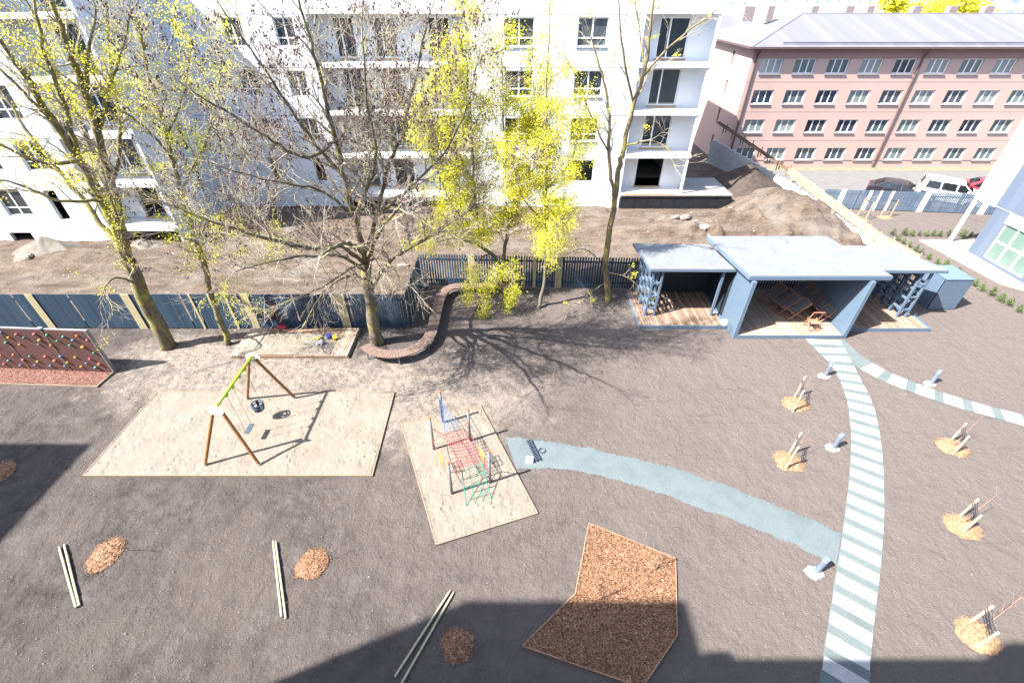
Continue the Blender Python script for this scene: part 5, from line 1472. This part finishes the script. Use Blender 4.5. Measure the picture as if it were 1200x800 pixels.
# T1 left multi-stem
T=Tree(1); T.minr=.0052; T.dens=.82; T.lenf=1.0
bq=G(198,406)
T.limb([(Vector((bq.x,bq.y,-.1)),.38),(Vector((bq.x,bq.y,.15)),.32)]+LB((172,355,16.4,.27),(150,305,16.2,.24)),k=14)
limbs=[((150,305,16.2,.19),(120,235,15.6,.16),(95,190,15.2,.135),(60,140,14.8,.10),(20,75,14.4,.06),(-20,20,14,.03)),
((152,310,16.2,.16),(133,225,16,.14),(115,160,15.7,.125),(100,110,15.4,.10),(82,60,15,.08),(62,5,14.6,.05),(50,-60,14.4,.03)),
((150,300,16.2,.13),(128,230,16.6,.11),(105,170,17,.09),(70,90,17.4,.07),(40,20,17.6,.04),(10,-40,17.8,.02)),
((115,160,15.7,.07),(125,120,15.5,.055),(140,70,15.2,.04),(155,10,15,.025)),
((95,190,15.2,.07),(50,190,14.2,.05),(0,170,13.6,.03)),
((120,235,15.6,.06),(70,235,14.6,.045),(20,215,14,.03),(-20,210,13.6,.02)),
((100,110,15.4,.06),(105,60,15,.04),(112,10,14.8,.025)),
((60,140,14.8,.05),(30,110,14.2,.035),(-10,70,13.8,.02)),
((150,305,16.2,.11),(110,250,16.8,.09),(70,200,17.2,.07),(30,150,17.6,.05),(-10,90,18,.03)),((133,225,16,.08),(140,150,16.3,.06),(130,80,16.5,.045),(125,0,16.7,.03)),((95,190,15.2,.08),(80,140,14.8,.06),(55,70,14.4,.045),(40,0,14.2,.03)),
((165,335,16.3,.05),(135,325,15,.035),(120,345,14.4,.02),(118,365,14.2,.012))]
for i,L in enumerate(limbs):
    p,r=T.limb(LB(*L),k=8); low=i==11
    T.sprout(p,r,2 if not low else 2,1.35,.34,.25 if not low else -.2,t0=.25)
p,r=T.limb(LB((158,320,16.1,.05),(146,290,15.7,.04),(138,255,15.4,.03)),k=6); T.sprout(p,r,1,.55,.1,.1,t0=.05)
p,r=T.limb(LB((140,275,15.6,.05),(130,235,15.2,.04),(120,200,15.0,.03)),k=6); T.sprout(p,r,1,.55,.1,.1,t0=.05)
T.minr=.005
def sel(q):
    return (.3 if q.z<6.3 and q.x>-17.6 and q.z>2.6 else .17)+.5*noise.noise(q*.6)
build_tree('leafing_tree',bq,'thick leaning multi-stemmed tree at far left with sparse yellow leaves',T,M['bark_left'],M['twig'],M['leaf_yellow'],csize=.20,nq=12,lsize=.030,leafsel=sel)
# T2 slender
T=Tree(2); T.minr=.005; T.dens=1.0; T.lenf=.95
bq=G(268,403)
p,r=T.limb([(Vector((bq.x,bq.y,-.05)),.17),(Vector((bq.x,bq.y,.1)),.14)]+LB((248,345,16.7,.115),(232,290,16.6,.10),(212,225,16.5,.08),(195,160,16.4,.06),(175,90,16.2,.045),(160,20,16,.025)),k=10)
T.sprout(p,r,2,1.5,.3,.25,t0=.3)
for L in (((232,290,16.6,.05),(270,275,15.8,.035),(320,285,15.2,.02)),((212,225,16.5,.05),(240,170,16.8,.04),(255,110,17,.025),(262,50,17.2,.015)),((205,190,16.4,.05),(170,150,15.8,.035),(130,120,15.2,.02)),((195,160,16.4,.04),(215,110,16.2,.03),(225,50,16,.02)),((238,310,16.6,.03),(250,330,15.6,.02),(265,350,15.2,.012))):
    p,r=T.limb(LB(*L),k=6); T.sprout(p,r,2,1.2,.28,.2,t0=.15)
build_tree('leafing_tree',bq,'slender tree with yellow leaves between the left tree and the sandbox',T,M['bark_left'],M['twig'],M['leaf_yellow'],csize=.22,nq=14,lsize=.032,leafsel=lambda q:.5+.45*noise.noise(q*.5))
# T4 behind the bench
T=Tree(4); T.minr=.005; T.dens=.76; T.lenf=1.02
bq=Vector((-.85,21.55,0))
T.limb([(bq+Vector((0,0,-.05)),.19),(bq+Vector((0,0,.3)),.16)]+LB((588,312,21.4,.13)),k=10)
for i,L in enumerate((((588,313,21.4,.11),(575,297,21.2,.10),(563,280,21,.08),(556,220,20.6,.06),(553,160,20.2,.045),(548,90,19.8,.03),(545,30,19.6,.018)),
((588,313,21.4,.10),(593,280,21.3,.09),(601,250,21.2,.075),(596,200,21,.05),(590,140,20.8,.035),(588,70,20.5,.02)),
((601,250,21.2,.05),(620,215,21,.04),(630,160,20.8,.025),(625,100,20.4,.015)),
((575,297,21.2,.05),(540,280,20.5,.035),(505,285,20,.02)),
((563,280,21,.04),(530,240,20.4,.03),(510,190,20,.02),(500,140,19.8,.012)),
((556,220,20.6,.04),(525,150,19.8,.03),(515,90,19.4,.02)))):
    p,r=T.limb(LB(*L),k=7); T.sprout(p,r,2,1.25,.27,.22,t0=.12)
for L in (((588,315,21.4,.06),(585,305,20.4,.045),(577,318,19.6,.03),(570,340,19.2,.018),(567,362,19.0,.01)),((588,315,21.4,.05),(595,310,20.4,.035),(600,325,19.6,.022),(598,350,19.2,.012)),((575,297,21.2,.04),(560,305,20.2,.03),(550,325,19.6,.018),(546,345,19.4,.01))):
    p,r=T.limb(LB(*L),k=6); T.sprout(p,r,1,.55,.13,-.35,t0=.35)
build_tree('leafing_tree',bq,'forked tree in bright yellow leaf growing through the bench',T,M['bark_pale'],M['twig'],M['leaf_yellow'],csize=.28,nq=26,lsize=.034,leafsel=lambda q:.9+.6*noise.noise(q*.6))
# T5
T=Tree(5); T.minr=.005; T.dens=.74; T.lenf=1.0
bq=G(632,360)
p,r=T.limb([(Vector((bq.x,bq.y,-.05)),.12),(Vector((bq.x,bq.y,.1)),.095)]+LB((637,330,19.9,.078),(640,260,19.8,.065),(641,190,19.7,.05),(640,120,19.6,.035),(643,50,19.5,.02),(645,0,19.5,.012)),k=8)
T.sprout(p,r,2,1.5,.22,.15,t0=.22)
for L in (((640,260,19.8,.04),(615,235,19.4,.03),(600,190,19,.018)),((641,220,19.7,.04),(668,190,19.4,.03),(680,140,19.2,.018)),((640,250,19.8,.04),(650,260,19,.03),(655,285,18.6,.018))):
    p,r=T.limb(LB(*L),k=6); T.sprout(p,r,2,1.0,.26,.1,t0=.2)
build_tree('leafing_tree',bq,'thin upright tree full of yellow leaves right of the bench',T,M['bark_pale'],M['twig'],M['leaf_yellow'],csize=.28,nq=26,lsize=.034,leafsel=lambda q:(.8 if q.z<9.8 else .3)+.3*noise.noise(q*.6))
# T6
T=Tree(6); T.minr=.005; T.dens=1.15; T.lenf=.95
bq=G(712,352)
T.limb([(Vector((bq.x,bq.y,-.05)),.21),(Vector((bq.x,bq.y,.1)),.18)]+LB((710,302,20.4,.145),(719,245,20.3,.125),(725,200,20.2,.11),(732,172,20.2,.10)),k=12)
for i,L in enumerate((((732,172,20.2,.10),(742,120,20.1,.085),(755,87,20,.07),(762,37,19.9,.05),(768,-30,19.8,.03)),
((719,230,20.3,.08),(714,180,20.6,.07),(712,115,20.9,.05),(700,70,21,.035),(685,20,21,.02)),
((755,87,20,.05),(790,50,19.6,.035),(845,8,19.2,.02)),
((742,120,20.1,.05),(730,60,19.6,.035),(725,0,19.4,.02)),
((755,80,20,.04),(750,40,20.4,.03),(742,-10,20.6,.02)),
((732,172,20.2,.04),(765,165,19.4,.03),(795,185,19,.018)),
((714,180,20.6,.04),(690,130,20.2,.03),(670,80,20,.02)))):
    p,r=T.limb(LB(*L),k=8); T.sprout(p,r,2,1.25,.4,.3,t0=.2)
for L in (((711,312,20.4,.03),(685,292,19.9,.022),(665,298,19.5,.014)),((715,320,20.4,.03),(735,325,19.6,.02),(760,345,19.2,.012)),((711,330,20.4,.03),(690,345,19.4,.02),(660,372,18.6,.012))):
    p,r=T.limb(LB(*L),k=6); T.sprout(p,r,1,.6,.3,0,t0=.3)
build_tree('tall_tree',bq,'tall nearly bare tree left of the pavilion with reddish lower trunk',T,M['bark_red'],M['twig'],M['leaf_yellow'],csize=.13,nq=6,lsize=.05,leafsel=lambda q:(.28 if q.z<6.5 else .05))
# far yellow tree beyond the pink roof
T=Tree(9); T.minr=.05; T.dens=4.0; T.lenf=4.5
q=W(1092,14,125); bq=Vector((q.x,125,0))
T.limb([(bq,.7),(bq+Vector((0,0,5)),.5)],k=8)
for i in range(9):
    a=i/9*6.283; top=bq+Vector((math.cos(a)*8.5,math.sin(a)*6,8.5+2.5*math.sin(i*2.1)))
    p,r=T.limb([(bq+Vector((0,0,4.5)),.3),(bq.lerp(top,.5)+Vector((0,0,2.5)),.2),(top,.1)],k=5); T.sprout(p,r,1,4,.9,.2,t0=.25)
build_tree('far_tree',bq,'broad yellow-green tree far beyond the pink roof',T,M['bark_big'],M['twig'],M['leaf_yellow'],csize=2.2,nq=26,lsize=.5,leafsel=lambda q:.9)

# ------------------------------------------------------------------ light, sky, camera
SUN_EL, SUN_AZ = R(49.5), R(22)
sdir = Vector((-math.cos(SUN_EL)*math.cos(SUN_AZ), -math.cos(SUN_EL)*math.sin(SUN_AZ), math.sin(SUN_EL)))
li = bpy.data.lights.new('sun','SUN'); li.energy = 5.0; li.angle = R(.53); li.color = (1,.955,.89)
lo = bpy.data.objects.new('sun', li); COL.objects.link(lo); lo.rotation_euler = sdir.to_track_quat('Z','Y').to_euler(); lo.location = (-30,-12,40)
w = bpy.data.worlds.new('World'); S.world = w; w.use_nodes = True; nt = w.node_tree
sky = nt.nodes.new('ShaderNodeTexSky'); sky.sky_type = 'NISHITA'; sky.sun_disc = False; sky.sun_elevation = SUN_EL
sky.sun_rotation = math.atan2(sdir.x, sdir.y); sky.air_density = 1.0; sky.dust_density = 1.5; sky.ozone_density = 1.0
bg = nt.nodes['Background']; bg.inputs[1].default_value = .13; nt.links.new(sky.outputs[0], bg.inputs[0])
cam = bpy.data.cameras.new('camera'); cam.sensor_width = 36; cam.lens = 16.0; cam.clip_end = 3000; cam.clip_start = .1
co = bpy.data.objects.new('camera', cam); COL.objects.link(co); co.location = (0,0,CAM_H); co.rotation_euler = (math.pi/2-PITCH,0,0); S.camera = co
S.view_settings.view_transform = 'Standard'; S.view_settings.look = 'None'; S.view_settings.gamma = 1; S.view_settings.use_curve_mapping = False
S.view_settings.exposure = 2.15
S.render.engine = 'CYCLES'; S.cycles.max_bounces = 6; S.cycles.use_denoising = True
